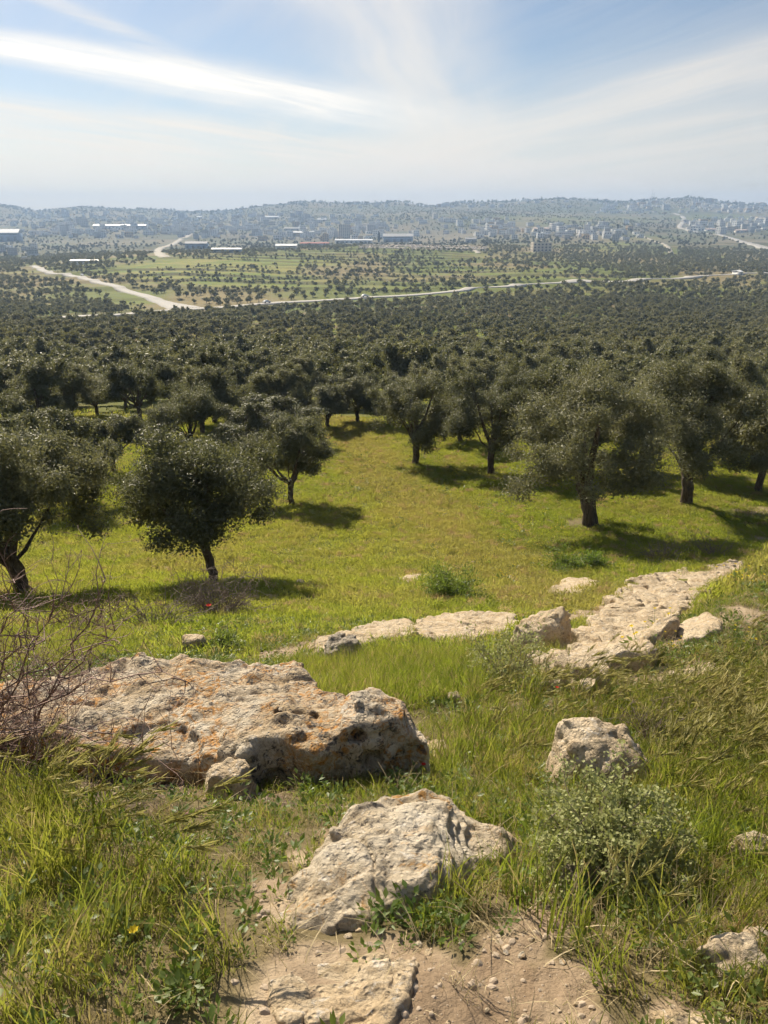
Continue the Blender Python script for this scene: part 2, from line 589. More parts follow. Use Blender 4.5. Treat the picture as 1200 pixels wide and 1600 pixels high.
def leaf_mat(name, lo, hi, tlo, thi, trans, rough=0.5, spec=0.3, wscale=0.6, dry=None, dryamt=0.0, drift=None, strip=False):
    b = MatB(name)
    r = b.rand()
    w = b.noise(b.pos(), wscale, 4, 0.6)
    fine = b.noise(b.pos(), wscale * 22, 3, 0.6)
    f = b.math('ADD', b.math('MULTIPLY', r, 0.45), b.math('ADD', b.math('MULTIPLY', b.step(w, 0.32, 0.68), 0.35), b.math('MULTIPLY', fine, 0.25)))
    c = b.mix(f, lo, hi); t = b.mix(f, tlo, thi)
    if dry is not None:
        dm = b.math('MULTIPLY', b.step(b.noise(b.pos(), wscale * 14, 3, 0.6, 0.4), 0.62 - 0.25 * dryamt, 0.70 - 0.2 * dryamt), 0.85)
        c = b.mix(dm, c, dry); t = b.mix(dm, t, tuple(x * 1.1 for x in dry))
    if drift is not None:
        # broad drifts of drier, warmer plants
        k = b.math('MULTIPLY', b.step(b.noise(b.pos(), .16, 4, .6, .8), .48, .66), .32)
        if strip:
            # the drier strip up the middle of the meadow
            sp = b.N('ShaderNodeSeparateXYZ'); b.L(b.pos(), sp.inputs[0])
            off = b.math('ADD', b.math('SUBTRACT', sp.outputs[0], 3.7), b.math('MULTIPLY', b.math('SUBTRACT', sp.outputs[1], 20.0), .204))
            off = b.math('ADD', off, b.math('MULTIPLY', b.math('SUBTRACT', b.noise(b.pos(), .35, 4, .6), .5), 6.0))
            m = b.math('MULTIPLY', b.math('SUBTRACT', 1.0, b.step(b.math('ABSOLUTE', off), .6, 3.4)), .42)
            k = b.math('MAXIMUM', k, m)
        c = b.mix(k, c, drift); t = b.mix(k, t, tuple(min(1, x * 1.3) for x in drift))
    return b.done(b.leaf(c, t, trans, rough, spec))


M['ground'] = ground_mat()
M['rock_lichen'] = rock_mat('limestone_with_orange_lichen', (0.44, 0.335, 0.21), (0.62, 0.55, 0.44), (0.055, 0.05, 0.047), (0.58, 0.27, 0.055), 1.02, 0.9, 1)
M['rock_lichen2'] = rock_mat('limestone_with_ochre_lichen', (0.47, 0.38, 0.26), (0.62, 0.55, 0.44), (0.075, 0.07, 0.065), (0.55, 0.29, 0.075), 0.72, 0.6, 4)
M['rock_cream'] = rock_mat('cream_limestone', (0.50, 0.38, 0.24), (0.61, 0.51, 0.37), (0.12, 0.105, 0.085), (0.45, 0.27, 0.12), 0.25, 0.50, 7)
M['rock_dark'] = rock_mat('weathered_grey_limestone', (0.26, 0.22, 0.17), (0.40, 0.35, 0.28), (0.06, 0.055, 0.05), (0.36, 0.2, 0.08), 0.1, 0.7, 9)
M['grass'] = leaf_mat('grass_blades', (0.055, 0.10, 0.014), (0.185, 0.19, 0.038), (0.23, 0.33, 0.022), (0.46, 0.45, 0.07), 0.46, 0.5, 0.3, 0.9, (0.44, 0.33, 0.16), 0.34, (.27, .25, .07))
M['meadow'] = leaf_mat('meadow_herbs', (0.09, 0.145, 0.020), (0.28, 0.275, 0.050), (0.33, 0.44, 0.035), (0.60, 0.58, 0.09), 0.50, 0.6, 0.2, 0.13, (0.46, 0.33, 0.17), 0.26, (.43, .31, .13), True)
M['barley'] = leaf_mat('wild_barley', (0.20, 0.19, 0.045), (0.40, 0.34, 0.12), (0.38, 0.38, 0.08), (0.58, 0.52, 0.20), 0.42, 0.5, 0.3, 0.7)
M['straw'] = leaf_mat('dry_straw', (0.40, 0.31, 0.17), (0.58, 0.48, 0.30), (0.45, 0.36, 0.18), (0.55, 0.46, 0.26), 0.25, 0.6, 0.2, 0.7)
M['weed'] = leaf_mat('broad_leaf_weeds', (0.06, 0.115, 0.02), (0.15, 0.19, 0.045), (0.20, 0.33, 0.03), (0.36, 0.42, 0.07), 0.40, 0.45, 0.4, 0.9)
M['sage'] = leaf_mat('grey_green_sage_leaves', (0.24, 0.265, 0.10), (0.44, 0.44, 0.20), (0.38, 0.42, 0.12), (0.52, 0.54, 0.20), 0.28, 0.6, 0.25, 6.0)
M['olive'] = leaf_mat('olive_leaves', (0.070, 0.080, 0.038), (0.225, 0.22, 0.13), (0.15, 0.165, 0.05), (0.32, 0.31, 0.13), 0.32, 0.5, 0.30, 1.6)
M['olive_far'] = leaf_mat('olive_crowns_far', (0.10, 0.106, 0.056), (0.25, 0.235, 0.135), (0.15, 0.155, 0.06), (0.30, 0.285, 0.12), 0.30, 0.6, 0.25, 0.02)
M['wood_far'] = leaf_mat('dark_far_trees', (0.075, 0.085, 0.045), (0.16, 0.16, 0.09), (0.09, 0.10, 0.04), (0.17, 0.17, 0.07), 0.22, 0.7, 0.2, 0.004)
M['cypress'] = leaf_mat('cypress_foliage', (0.025, 0.04, 0.018), (0.05, 0.07, 0.03), (0.03, 0.05, 0.02), (0.05, 0.07, 0.03), 0.1, 0.7, 0.2, 0.5)
M['twig'] = simple('thorny_twigs', (0.25, 0.165, 0.135), 0.7, 0.3, 0.35, 14)
M['twig_grey'] = simple('dry_grey_twigs', (0.22, 0.175, 0.145), 0.8, 0.2, 0.35, 14)
M['yellow'] = leaf_mat('yellow_petals', (0.70, 0.52, 0.02), (0.80, 0.65, 0.05), (0.70, 0.50, 0.02), (0.80, 0.62, 0.05), 0.4, 0.6, 0.2, 3)
M['red'] = leaf_mat('red_petals', (0.55, 0.03, 0.02), (0.70, 0.06, 0.03), (0.6, 0.03, 0.02), (0.7, 0.06, 0.03), 0.4, 0.6, 0.2, 3)
M['pink'] = leaf_mat('pink_petals', (0.55, 0.20, 0.32), (0.70, 0.34, 0.45), (0.55, 0.2, 0.3), (0.7, 0.3, 0.4), 0.4, 0.6, 0.2, 3)


def bark_mat():
    b = MatB('olive_bark')
    p = b.obj()
    mp = b.N('ShaderNodeMapping'); mp.inputs['Scale'].default_value = (1, 1, 0.25)
    b.L(p, mp.inputs[0])
    n = b.noise(mp.outputs[0], 11, 7, 0.7, 0.8)
    c = b.mix(b.step(n, 0.3, 0.7), (0.055, 0.040, 0.030), (0.20, 0.155, 0.115))
    return b.done(b.principled(c, 0.9, 0.15, b.bump(n, 1.0, 0.05)))


M['bark'] = bark_mat()


# ------------------------------------------------------------------ ground sheet
BARE = []       # bare patches: x, y, radius, strength, tone


def bare(u, v, r, s=1.0, tone=0):
    x, y = hit(u, v); BARE.append((x, y, r, s, tone))


def bare_line(pts, r, s=1.0, tone=0):
    for (u0, v0), (u1, v1) in zip(pts[:-1], pts[1:]):
        a = hit(u0, v0); c = hit(u1, v1)
        n = max(2, int(math.hypot(a[0] - c[0], a[1] - c[1]) / (r * 0.7)))
        for t in np.linspace(0, 1, n):
            BARE.append((a[0] + (c[0] - a[0]) * t, a[1] + (c[1] - a[1]) * t, r, s, tone))


for a in [(560, 1560, .15), (690, 1560, .15), (790, 1540, .12), (640, 1505, .13), (880, 1530, .09), (800, 1585, .13), (620, 1590, .14), (500, 1530, .13), (440, 1590, .12), (740, 1600, .14), (450, 1420, .07),
          (900, 1600, .08), (1050, 1585, .06), (470, 1340, .08), (520, 1300, .07), (420, 1385, .06), (840, 1440, .09), (800, 1470, .1), (690, 1165, .13)]:
    bare(*a)
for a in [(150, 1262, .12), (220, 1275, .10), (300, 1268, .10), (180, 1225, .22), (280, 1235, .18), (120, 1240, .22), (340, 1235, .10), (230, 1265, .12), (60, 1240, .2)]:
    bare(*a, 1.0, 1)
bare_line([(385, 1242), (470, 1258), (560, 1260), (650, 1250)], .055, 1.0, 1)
bare_line([(430, 1030), (520, 1000), (640, 982), (760, 985), (880, 970), (960, 950)], .42, 0.95)
bare_line([(600, 975), (700, 972), (860, 958)], .30, 0.7)
for a in [(890, 915, .5), (640, 902, .4), (540, 890, .3), (760, 920, .35), (1190, 800, 1.2), (1180, 842, .6), (800, 955, .4), (1000, 905, .4)]:
    bare(*a, 0.7)
bare_line([(905, 1060), (960, 1000), (1060, 920), (1150, 885)], .42, 0.9)
for a in [(1080, 985, .32), (1010, 1060, .25), (1090, 1050, .25), (930, 1040, .3), (1160, 960, .25), (1040, 1010, .25)]:
    bare(*a, 0.8)
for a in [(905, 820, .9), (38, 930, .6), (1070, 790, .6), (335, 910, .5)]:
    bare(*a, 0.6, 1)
BARE_A = np.array(BARE)


def bareness(x, y):
    x = np.asarray(x, float); y = np.asarray(y, float)
    s = np.zeros_like(x); tone = np.zeros_like(x)
    m = (y < 45) & (y > 0) & (np.abs(x) < 30)
    if m.any():
        xs, ys = x[m], y[m]
        wx = 0.35 * fbm2(xs * 3.2, ys * 3.2, 3, 41); wx2 = 0.35 * fbm2(xs * 11, ys * 11, 2, 43)
        ss = np.zeros_like(xs); tt = np.zeros_like(xs)
        for (bx, by, r, st, tn) in BARE_A:
            k = np.abs(ys - by) < r * 1.8
            if not k.any():
                continue
            d = np.hypot(xs[k] - bx, ys[k] - by) / r + wx[k] + wx2[k]
            v = st * (1 - sstep(0.7, 1.15, d))
            ss[k] = np.maximum(ss[k], v)
            if tn: tt[k] = np.maximum(tt[k], v)
        s[m] = ss; tone[m] = tt
    return s, tone


def fieldness(x, y):
    """open green terraces on the hill beyond the road"""
    x = np.asarray(x, float); y = np.asarray(y, float)
    z = H(x, y)
    u, v = project(x, np.maximum(y, 1), z)
    f = np.zeros_like(x)
    for (u0, v0, ru, rv, s) in [(330, 420, 150, 22, 1.0), (470, 405, 90, 13, 1.0), (230, 430, 60, 12, .8), (420, 440, 120, 14, .7), (560, 396, 60, 8, .5), (700, 402, 60, 9, .7), (640, 440, 150, 12, .35),
                               (960, 385, 40, 8, .8), (930, 396, 40, 5, .6), (780, 425, 160, 9, .45), (840, 432, 60, 6, .6), (880, 345, 160, 10, .5), (1120, 340, 90, 6, .5), (1000, 372, 60, 4, .5),
                               (160, 425, 30, 6, .5), (30, 430, 40, 8, .5), (215, 470, 40, 8, .6)]:
        d = np.hypot((u - u0) / ru, (v - v0) / rv)
        f = np.maximum(f, s * (1 - sstep(0.6, 1.2, d + 0.3 * fbm2(x / 60, y / 60, 3, 51))))
    return f * sstep(380, 450, y)


def lerp(a, b, t):
    return a + (b - a) * t[..., None]


def ground_colour(x, y):
    d = np.hypot(x, y)
    s, tone = bareness(x, y)
    n1 = fbm2(x * 2.2, y * 2.2, 4, 61) * .5 + .5; n2 = fbm2(x / 9, y / 9, 3, 63) * .5 + .5; n3 = fbm2(x / 70, y / 70, 4, 65) * .5 + .5; n4 = fbm2(x / 300, y / 300, 4, 67) * .5 + .5
    soil = lerp(np.array([.20, .14, .09]), np.array([.47, .38, .275]), np.clip(.5 * n1 + .5 * (fbm2(x * 9, y * 9, 3, 71) * .9 + .5), 0, 1))
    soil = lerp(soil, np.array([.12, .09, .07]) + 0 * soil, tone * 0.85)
    turf = lerp(np.array([.085, .105, .022]), np.array([.17, .165, .045]), n1 * .5 + n2 * .5)
    turf = lerp(lerp(np.array([.115, .095, .05]), np.array([.21, .17, .095]), n1), turf, sstep(7, 16, d))
    c = lerp(turf, soil, s)
    # floor of the grove: grass with reddish soil showing
    grove = lerp(np.array([.10, .135, .03]), np.array([.17, .13, .075]), sstep(.42, .66, n2 * .6 + n3 * .4))
    c = lerp(c, grove, sstep(55, 90, d))
    slope = lerp(np.array([.14, .165, .040]), np.array([.23, .19, .095]), sstep(.35, .65, n3))
    c = lerp(c, slope, sstep(380, 450, d))
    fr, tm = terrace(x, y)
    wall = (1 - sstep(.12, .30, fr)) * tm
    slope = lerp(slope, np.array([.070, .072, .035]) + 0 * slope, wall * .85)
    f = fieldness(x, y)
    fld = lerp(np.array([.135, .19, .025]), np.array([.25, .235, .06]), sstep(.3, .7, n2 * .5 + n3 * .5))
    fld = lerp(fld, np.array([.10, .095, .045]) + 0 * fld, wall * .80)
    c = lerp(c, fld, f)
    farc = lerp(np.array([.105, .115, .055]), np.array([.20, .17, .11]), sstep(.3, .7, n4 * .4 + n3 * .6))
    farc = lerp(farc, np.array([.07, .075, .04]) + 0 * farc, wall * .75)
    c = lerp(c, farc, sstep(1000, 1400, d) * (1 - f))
    return np.clip(c, 0, 1)


def build_ground():
    def rows():
        r = [0.35]
        while r[-1] < 4500:
            d = r[-1]
            if d < 60: st = max(0.02, 0.012 * d)
            elif d < 400: st = 0.015 * d
            elif d < 1000: st = 3.5
            else: st = 0.0085 * d
            r.append(d + st)
        return np.array(r)
    rr = rows()
    az = np.concatenate([np.arange(-38, 38.001, 0.22), np.arange(38 + 9, 360 - 38 - 4, 9.0)])
    az = np.radians(az)
    nr, na = len(rr), len(az)
    rg, ag = np.meshgrid(rr, az, indexing='ij')
    x = rg * np.sin(ag); y = rg * np.cos(ag)
    z = H(x.ravel(), y.ravel())
    V = np.stack([x.ravel(), y.ravel(), z], 1)
    V = np.vstack([V, [[0, 0, float(H(np.array([0.]), np.array([0.]))[0])]]])
    i = np.arange(nr - 1)[:, None]; j = np.arange(na)[None, :]
    j2 = (j + 1) % na
    q = np.stack([i * na + j + 0 * j2, (i + 1) * na + j, (i + 1) * na + j2, i * na + j2], -1).reshape(-1, 4)
    c0 = nr * na
    jj = np.arange(na)
    me = bpy.data.meshes.new('ground')
    tri = np.stack([np.full(na, c0), jj, (jj + 1) % na], 1)
    # winding: upward normals
    q = q[:, ::-1]; tri = tri[:, ::-1]
    loops = np.concatenate([q.ravel(), tri.ravel()]).astype(np.int32)
    starts = np.concatenate([np.arange(0, len(q) * 4, 4), len(q) * 4 + np.arange(0, na * 3, 3)]).astype(np.int32)
    me.vertices.add(len(V)); me.vertices.foreach_set('co', V.astype(np.float32).ravel())
    me.loops.add(len(loops)); me.loops.foreach_set('vertex_index', loops)
    me.polygons.add(len(starts)); me.polygons.foreach_set('loop_start', starts)
    me.update(calc_edges=True)
    me.polygons.foreach_set('use_smooth', np.ones(len(starts), bool))
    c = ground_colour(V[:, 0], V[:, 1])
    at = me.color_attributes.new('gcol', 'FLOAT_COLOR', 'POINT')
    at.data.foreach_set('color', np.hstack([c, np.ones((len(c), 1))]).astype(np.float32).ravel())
    o = link('ground', me, M['ground'])
    n = me.polygons[0].normal
    if n.z < 0:
        me.flip_normals()
    tag(o, kind='structure')
    return o


build_ground()


# ------------------------------------------------------------------ rocks
def surface_nets(F, org, h):
    nx, ny, nz = F.shape
    ins = F < 0
    c = np.zeros((nx - 1, ny - 1, nz - 1), np.int8)
    for i in (0, 1):
        for j in (0, 1):
            for k in (0, 1):
                c += ins[i:nx - 1 + i, j:ny - 1 + j, k:nz - 1 + k]
    act = (c > 0) & (c < 8)
    idx = np.full(act.shape, -1, np.int64)
    I, J, K = np.nonzero(act)
    idx[act] = np.arange(len(I))
    P = np.zeros((len(I), 3)); cnt = np.zeros(len(I))
    corners = [(i, j, k) for i in (0, 1) for j in (0, 1) for k in (0, 1)]
    for a in corners:
        for ax in range(3):
            if a[ax]:
                continue
            b = list(a); b[ax] = 1
            fa = F[I + a[0], J + a[1], K + a[2]]; fb = F[I + b[0], J + b[1], K + b[2]]
            m = (fa < 0) != (fb < 0)
            t = np.where(m, fa / np.where(m, fa - fb, 1), 0)
            p = np.stack([np.full(len(I), float(a[0])), np.full(len(I), float(a[1])), np.full(len(I), float(a[2]))], 1)
            p[:, ax] += t
            P[m] += p[m]; cnt[m] += 1
    V = np.array(org) + h * (np.stack([I, J, K], 1) + P / np.maximum(cnt, 1)[:, None])
    quads = []
    # x edges
    def emit(m, cells, flip):
        I, J, K = np.nonzero(m)
        q = np.stack([idx[I + a, J + b, K + c_] for a, b, c_ in cells], 1)
        fl = flip[I, J, K]
        q = np.where(fl[:, None], q[:, ::-1], q)
        quads.append(q)
    s = ins[:-1, 1:-1, 1:-1] != ins[1:, 1:-1, 1:-1]
    emit(s, [(0, 0, 0), (0, 1, 0), (0, 1, 1), (0, 0, 1)], ~ins[:-1, 1:-1, 1:-1])
    s = ins[1:-1, :-1, 1:-1] != ins[1:-1, 1:, 1:-1]
    emit(s, [(0, 0, 0), (0, 0, 1), (1, 0, 1), (1, 0, 0)], ~ins[1:-1, :-1, 1:-1])
    s = ins[1:-1, 1:-1, :-1] != ins[1:-1, 1:-1, 1:]
    emit(s, [(0, 0, 0), (1, 0, 0), (1, 1, 0), (0, 1, 0)], ~ins[1:-1, 1:-1, :-1])
    Q = np.vstack(quads)
    Q = Q[(Q >= 0).all(1)]
    return V, Q


def poly_sdf(px, py, poly):
    poly = np.asarray(poly, float)
    d = np.full(px.shape, 1e9); inside = np.zeros(px.shape, bool)
    n = len(poly)
    for i in range(n):
        a = poly[i]; b = poly[(i + 1) % n]
        ex, ey = b - a
        wx, wy = px - a[0], py - a[1]
        t = np.clip((wx * ex + wy * ey) / (ex * ex + ey * ey + 1e-12), 0, 1)
        d = np.minimum(d, (wx - ex * t) ** 2 + (wy - ey * t) ** 2)
        cr = ((a[1] <= py) & (py < b[1])) | ((b[1] <= py) & (py < a[1]))
        with np.errstate(divide='ignore', invalid='ignore'):
            xi = a[0] + (py - a[1]) / (b[1] - a[1] + 1e-15) * ex
        inside ^= cr & (px < xi)
    d = np.sqrt(d)
    return np.where(inside, -d, d)


def smax(a, b, k):
    a = np.asarray(a, np.float32); b = np.asarray(b, np.float32)
    h = np.maximum(np.float32(k) - np.abs(a - b), 0)
    return np.maximum(a, b) + h * h * np.float32(0.25 / k)


def make_rock(name, poly, top, depth, res, mat, label, seed, round_k=0.06, amp=0.03, freq=4.0, warp=0.04, lean=0.25, pits=(), cracks=0.0, strata=0.0, cat='rock', group=None):
    """poly: outline on the plan; top(x, y): height of the upper face; depth: how far it reaches down below the lowest top"""
    poly = np.asarray(poly, float)
    m = round_k + amp + 3 * res
    x = np.arange(poly[:, 0].min() - m, poly[:, 0].max() + m, res); y = np.arange(poly[:, 1].min() - m, poly[:, 1].max() + m, res)
    X2, Y2 = np.meshgrid(x, y, indexing='ij')
    T = top(X2, Y2)
    if strata:
        # the stone breaks along beds
        q = (T + 0.5 * strata * fbm2(X2 * freq * .8, Y2 * freq * .8, 3, seed + 5)) / strata
        fr = q - np.floor(q)
        T = T + (sstep(0.0, 0.22, fr) - fr) * strata * 0.8
    D = poly_sdf(X2 + warp * fbm2(X2 * freq, Y2 * freq, 3, seed + 1) * 1.5, Y2 + warp * fbm2(X2 * freq + 40, Y2 * freq, 3, seed + 2) * 1.5, poly)
    ok = D < 0.02
    zt = T[ok].max() + m; zb = T[ok].min() - depth - m
    z = np.arange(zb, zt, res)
    Z1 = z[None, None, :]
    T3 = T[:, :, None]; D3 = D[:, :, None]
    F = smax(Z1 - T3, D3 + lean * (Z1 - T3), round_k)
    for (cx, cy, r, dz) in pits:
        cz = float(top(np.array([[cx]]), np.array([[cy]]))[0, 0]) + dz
        F = smax(F, r - np.sqrt((X2[:, :, None] - cx) ** 2 + (Y2[:, :, None] - cy) ** 2 + ((Z1 - cz) * 1.1) ** 2), r * 0.35)
    # relief only near the surface
    bi, bj, bk = np.nonzero(np.abs(F) < 2.2 * amp + cracks + 2 * res)
    X, Y, Z = x[bi], y[bj], z[bk]
    n = fbm3(X * freq, Y * freq, Z * freq * 1.3, 5, seed, 0.60)
    rid = np.abs(vnoise(X * freq * 1.7 + 3, Y * freq * 1.7, Z * freq * 2.6, seed + 9))
    dF = amp * n + amp * 0.8 * (0.35 - rid)
    if cracks:
        w = np.abs(vnoise(X * freq * 0.55 + 7, Y * freq * 0.55, Z * freq * 0.4, seed + 20))
        dF = dF + cracks * (1 - sstep(0.0, 0.09, w))
    F[bi, bj, bk] += dF
    F = np.maximum(F, (zb + 2 * res) - Z1)
    F[0] = F[-1] = 1; F[:, 0] = F[:, -1] = 1; F[:, :, 0] = F[:, :, -1] = 1
    V, Q = surface_nets(F, (x[0], y[0], z[0]), res)
    # keep only the largest piece
    lab = np.arange(len(V))
    while True:
        mn = lab[Q].min(1)
        l2 = lab.copy()
        for a in range(4):
            np.minimum.at(l2, Q[:, a], mn)
        l2 = l2[l2]
        if (l2 == lab).all(): break
        lab = l2
    ids, cnt = np.unique(lab, return_counts=True)
    keep = lab == ids[np.argmax(cnt)]
    remap = np.cumsum(keep) - 1
    Q = remap[Q[keep[Q].all(1)]]; V = V[keep]
    gz = H(V[:, 0], V[:, 1])
    Q = Q[(V[Q, 2] > gz[Q] - .10 - 2 * res).any(1)]
    used = np.zeros(len(V), bool); used[Q.ravel()] = True
    remap = np.cumsum(used) - 1
    Q = remap[Q]; V = V[used]
    c = V.mean(0); c[2] = V[:, 2].min()
    me = new_mesh(name, V - c, Q, True)
    tv = int(np.argmax(V[:, 2])); qf = int(np.nonzero((Q == tv).any(1))[0][0])
    if me.polygons[qf].normal.z < 0:
        me.flip_normals()
    o = link(name, me, mat)
    o.location = c
    tag(o, label, cat, group, 'thing')
    ROCKS.append(poly)
    return o


ROCKS = []

# the long flat slab with its raised knob
pA = [at_drop(*p) for p in [(-30, 1100, 2.47), (30, 1082, 2.45), (130, 1060, 2.43), (250, 1033, 2.40), (330, 1038, 2.42), (470, 1047, 2.44), (500, 1082, 2.42), (545, 1115, 2.36), (600, 1098, 2.22),
                            (640, 1125, 2.25), (664, 1175, 2.38), (655, 1238, 2.46), (560, 1248, 2.46), (450, 1243, 2.44), (380, 1226, 2.38), (320, 1215, 2.36), (200, 1200, 2.38), (60, 1180, 2.42), (-30, 1165, 2.46)]]
kx, ky = at_drop(590, 1105, 2.13)


def topA(x, y):
    z = -2.245 - 0.15 * (y - 2.8)
    z = z + 0.09 * np.exp(-((x + 0.45) / 0.35) ** 2 - ((y - 2.9) / 0.3) ** 2)
    z = z + 0.17 * np.exp(-((x - kx) / 0.17) ** 4 - ((y - ky + 0.03) / 0.26) ** 2)
    z = z - 0.04 * sstep(-1.0, -2.0, x) - 0.11 * sstep(3.2, 2.75, y) * sstep(-0.60, -1.0, x)
    z = z + 0.05 * np.exp(-((x + 1.30) / 0.28) ** 2 - ((y - 3.75) / 0.2) ** 2)
    z = z + 0.034 * fbm2(x * 2.6, y * 4.5, 4, 201)
    return z


pit1 = at_drop(468, 1136, 2.25)
make_rock('limestone_slab', pA, topA, 0.32, 0.0125, M['rock_lichen'], 'large flat limestone slab with orange lichen and a dark knobbly right end', 101, 0.05, 0.040, 5.2, 0.06, 0.10,
          pits=[(pit1[0], pit1[1], 0.052, 0.012), (pit1[0] + 0.07, pit1[1] + 0.02, 0.03, 0.005), (kx - 0.10, ky - 0.17, 0.05, -0.05), (kx - 0.02, ky - 0.2, 0.06, -0.16), (kx - 0.32, ky - 0.12, 0.05, -0.10), (pit1[0] - 0.10, pit1[1] + 0.05, 0.02, 0.005)], strata=0.05, cracks=0.012)

# front boulder
pC = [at_drop(*p) for p in [(412, 1448, 1.75), (434, 1405, 1.78), (490, 1335, 1.84), (545, 1272, 1.88), (600, 1242, 1.88), (660, 1234, 1.88), (715, 1240, 1.92), (755, 1270, 1.98), (802, 1328, 2.02), (797, 1372, 2.0), (740, 1402, 1.92),
                            (700, 1412, 1.84), (620, 1436, 1.79), (520, 1462, 1.76), (450, 1472, 1.74)]]


def topC(x, y):
    z = -1.71 - 0.19 * (y - 1.5)
    z = z - 0.11 * sstep(0.15 + 0.04 * (y - 1.8), 0.30 + 0.10 * (y - 1.8), x + 0.03 * fbm2(x * 5, y * 9, 3, 207)) - 0.3 * np.clip(np.abs(x - 0.10) - .08, 0, 1) ** 2 - 0.35 * np.clip(y - 1.98, 0, 1)
    z = z + 0.012 * np.exp(-((x - 0.14) / 0.13) ** 2 - ((y - 2.03) / 0.14) ** 2)
    z = z - 0.015 * sstep(0.05, -0.28, x)
    z = z + 0.014 * fbm2(x * 6, y * 6, 4, 203)
    return z


cC = at_drop(535, 1345, 1.80); cC2 = at_drop(600, 1320, 1.82)
make_rock('limestone_boulder', pC, topC, 0.28, 0.0075, M['rock_lichen2'], 'pale limestone boulder with ochre lichen at the front, sloping down to bare dirt', 131, 0.085, 0.022, 7.5, 0.035, 0.10,
          pits=[(cC2[0], cC2[1], 0.028, 0.016), (cC[0] + 0.13, cC[1] - 0.12, 0.02, 0.012)], cracks=0.014, strata=0.035)


def ground_rock(name, outline, raise_, depth, res, mat, label, seed, tilt=(0, 0), follow=1.0, rough=0.04, k=0.05, amp=0.02, freq=5.0, warp=0.04, peak=None, **kw):
    P = [hit(*p) for p in outline]
    cx = sum(p[0] for p in P) / len(P); cy_ = sum(p[1] for p in P) / len(P)
    zc = float(H(np.array([cx]), np.array([cy_]))[0])
    # smooth plane under the rock
    e = 0.4
    gx = float((H(np.array([cx + e]), np.array([cy_])) - H(np.array([cx - e]), np.array([cy_])))[0]) / (2 * e)
    gy = float((H(np.array([cx]), np.array([cy_ + e])) - H(np.array([cx]), np.array([cy_ - e])))[0]) / (2 * e)

    def top(x, y):
        g = H(x.ravel(), y.ravel()).reshape(x.shape) if follow >= 1 else zc + follow * (gx * (x - cx) + gy * (y - cy_))
        z = g + raise_ + tilt[0] * (x - cx) + tilt[1] * (y - cy_) + rough * fbm2(x * freq * .5, y * freq * .5, 4, seed + 70)
        if peak is not None:
            pxx, pyy = hit(peak[0], peak[1])
            z = z + peak[2] * np.exp(-((x - pxx) ** 2 + (y - pyy) ** 2) / peak[3] ** 2)
        return z
    return make_rock(name, P, top, depth, res, mat, label, seed, k, amp, freq, warp, **kw)


def block(u, v, wpx, hpx, res, mat, label, seed, name='limestone_block', deep=0.8, tilt=(0, 0), k=0.2, amp=0.08, freq=1.2, sides=8, **kw):
    """a stone with its front foot at a photo position, sized by its width and height there"""
    x, y = hit(u, v)
    z0 = float(H(np.array([x]), np.array([y]))[0])
    mpp = (y * CP - z0 * SP) / FPX
    w = wpx * mpp; h = hpx * mpp * 0.92
    r = np.random.default_rng(seed)
    P = []
    for i in range(sides):
        a = (i + r.uniform(-.25, .25)) / sides * 2 * math.pi
        rr = r.uniform(0.88, 1.08)
        P.append((x + w * .5 * rr * math.copysign(abs(math.cos(a)) ** .75, math.cos(a)), y + w * deep * .5 + w * deep * .5 * rr * math.copysign(abs(math.sin(a)) ** .75, math.sin(a))))

    def top(X, Y):
        return z0 + h + tilt[0] * (X - x) + tilt[1] * (Y - y) + 0.10 * w * fbm2(X / w * 1.6, Y / w * 1.6, 3, seed)
    return make_rock(name, P, top, h + 0.25 * w + 0.05, res, mat, label, seed, k * w, amp * w, freq / w * 2, 0.08 * w, lean=0.22, **kw)


block(955, 1236, 142, 50, 0.009, M['rock_cream'], 'cream boulder poking out of the grass behind the grey-green sage bush', 151, 'limestone_boulder', 0.75, (-0.12, 0.25), 0.30, 0.055, 1.6, 7)
ground_rock('limestone_outcrop', [(846, 1088), (852, 1058), (878, 1030), (900, 1000), (930, 978), (948, 955), (985, 926), (1010, 900), (1060, 894), (1110, 884), (1160, 873), (1168, 884), (1130, 906), (1100, 934), (1082, 962), (1040, 985), (1020, 1006), (996, 1022), (985, 1052), (950, 1066), (918, 1082)],
            0.08, 0.6, 0.026, M['rock_cream'], 'long cream bedrock outcrop climbing the slope on the right', 161, (-.02, 0), 1.0, 0.20, 0.06, 0.060, 2.8, 0.30, cracks=0.035, strata=0.12)
ground_rock('limestone_outcrop', [(1052, 992), (1075, 975), (1120, 972), (1128, 990), (1100, 1005), (1062, 1006)], 0.07, 0.3, 0.018, M['rock_cream'], 'small pale outcrop ringed by yellow flowers on the right bank', 171, (0, 0), 1.0, 0.05, 0.05, 0.03, 5, 0.04)
ground_rock('limestone_outcrop', [(1020, 1064), (1060, 1050), (1120, 1046), (1132, 1056), (1080, 1066), (1040, 1074)], 0.05, 0.3, 0.018, M['rock_cream'], 'thin ledge of pale rock below the yellow flowers', 175, (0, 0), 1.0, 0.04, 0.05, 0.03, 5, 0.04)
block(846, 1022, 74, 50, 0.018, M['rock_cream'], 'upright pale rock with a dark right side at the end of the bare strip', 181, 'limestone_boulder', 0.7, (0.45, 0.1), 0.2, 0.09, 1.5, 7)
ground_rock('limestone_outcrop', [(652, 976), (690, 970), (740, 965), (805, 963), (815, 984), (770, 1001), (705, 1010), (655, 1004)], 0.08, 0.4, 0.028, M['rock_cream'], 'low flat bedrock in the middle of the bare strip', 183, (0, 0), 1.0, 0.08, 0.05, 0.05, 3, 0.10, cracks=0.04, strata=0.09)
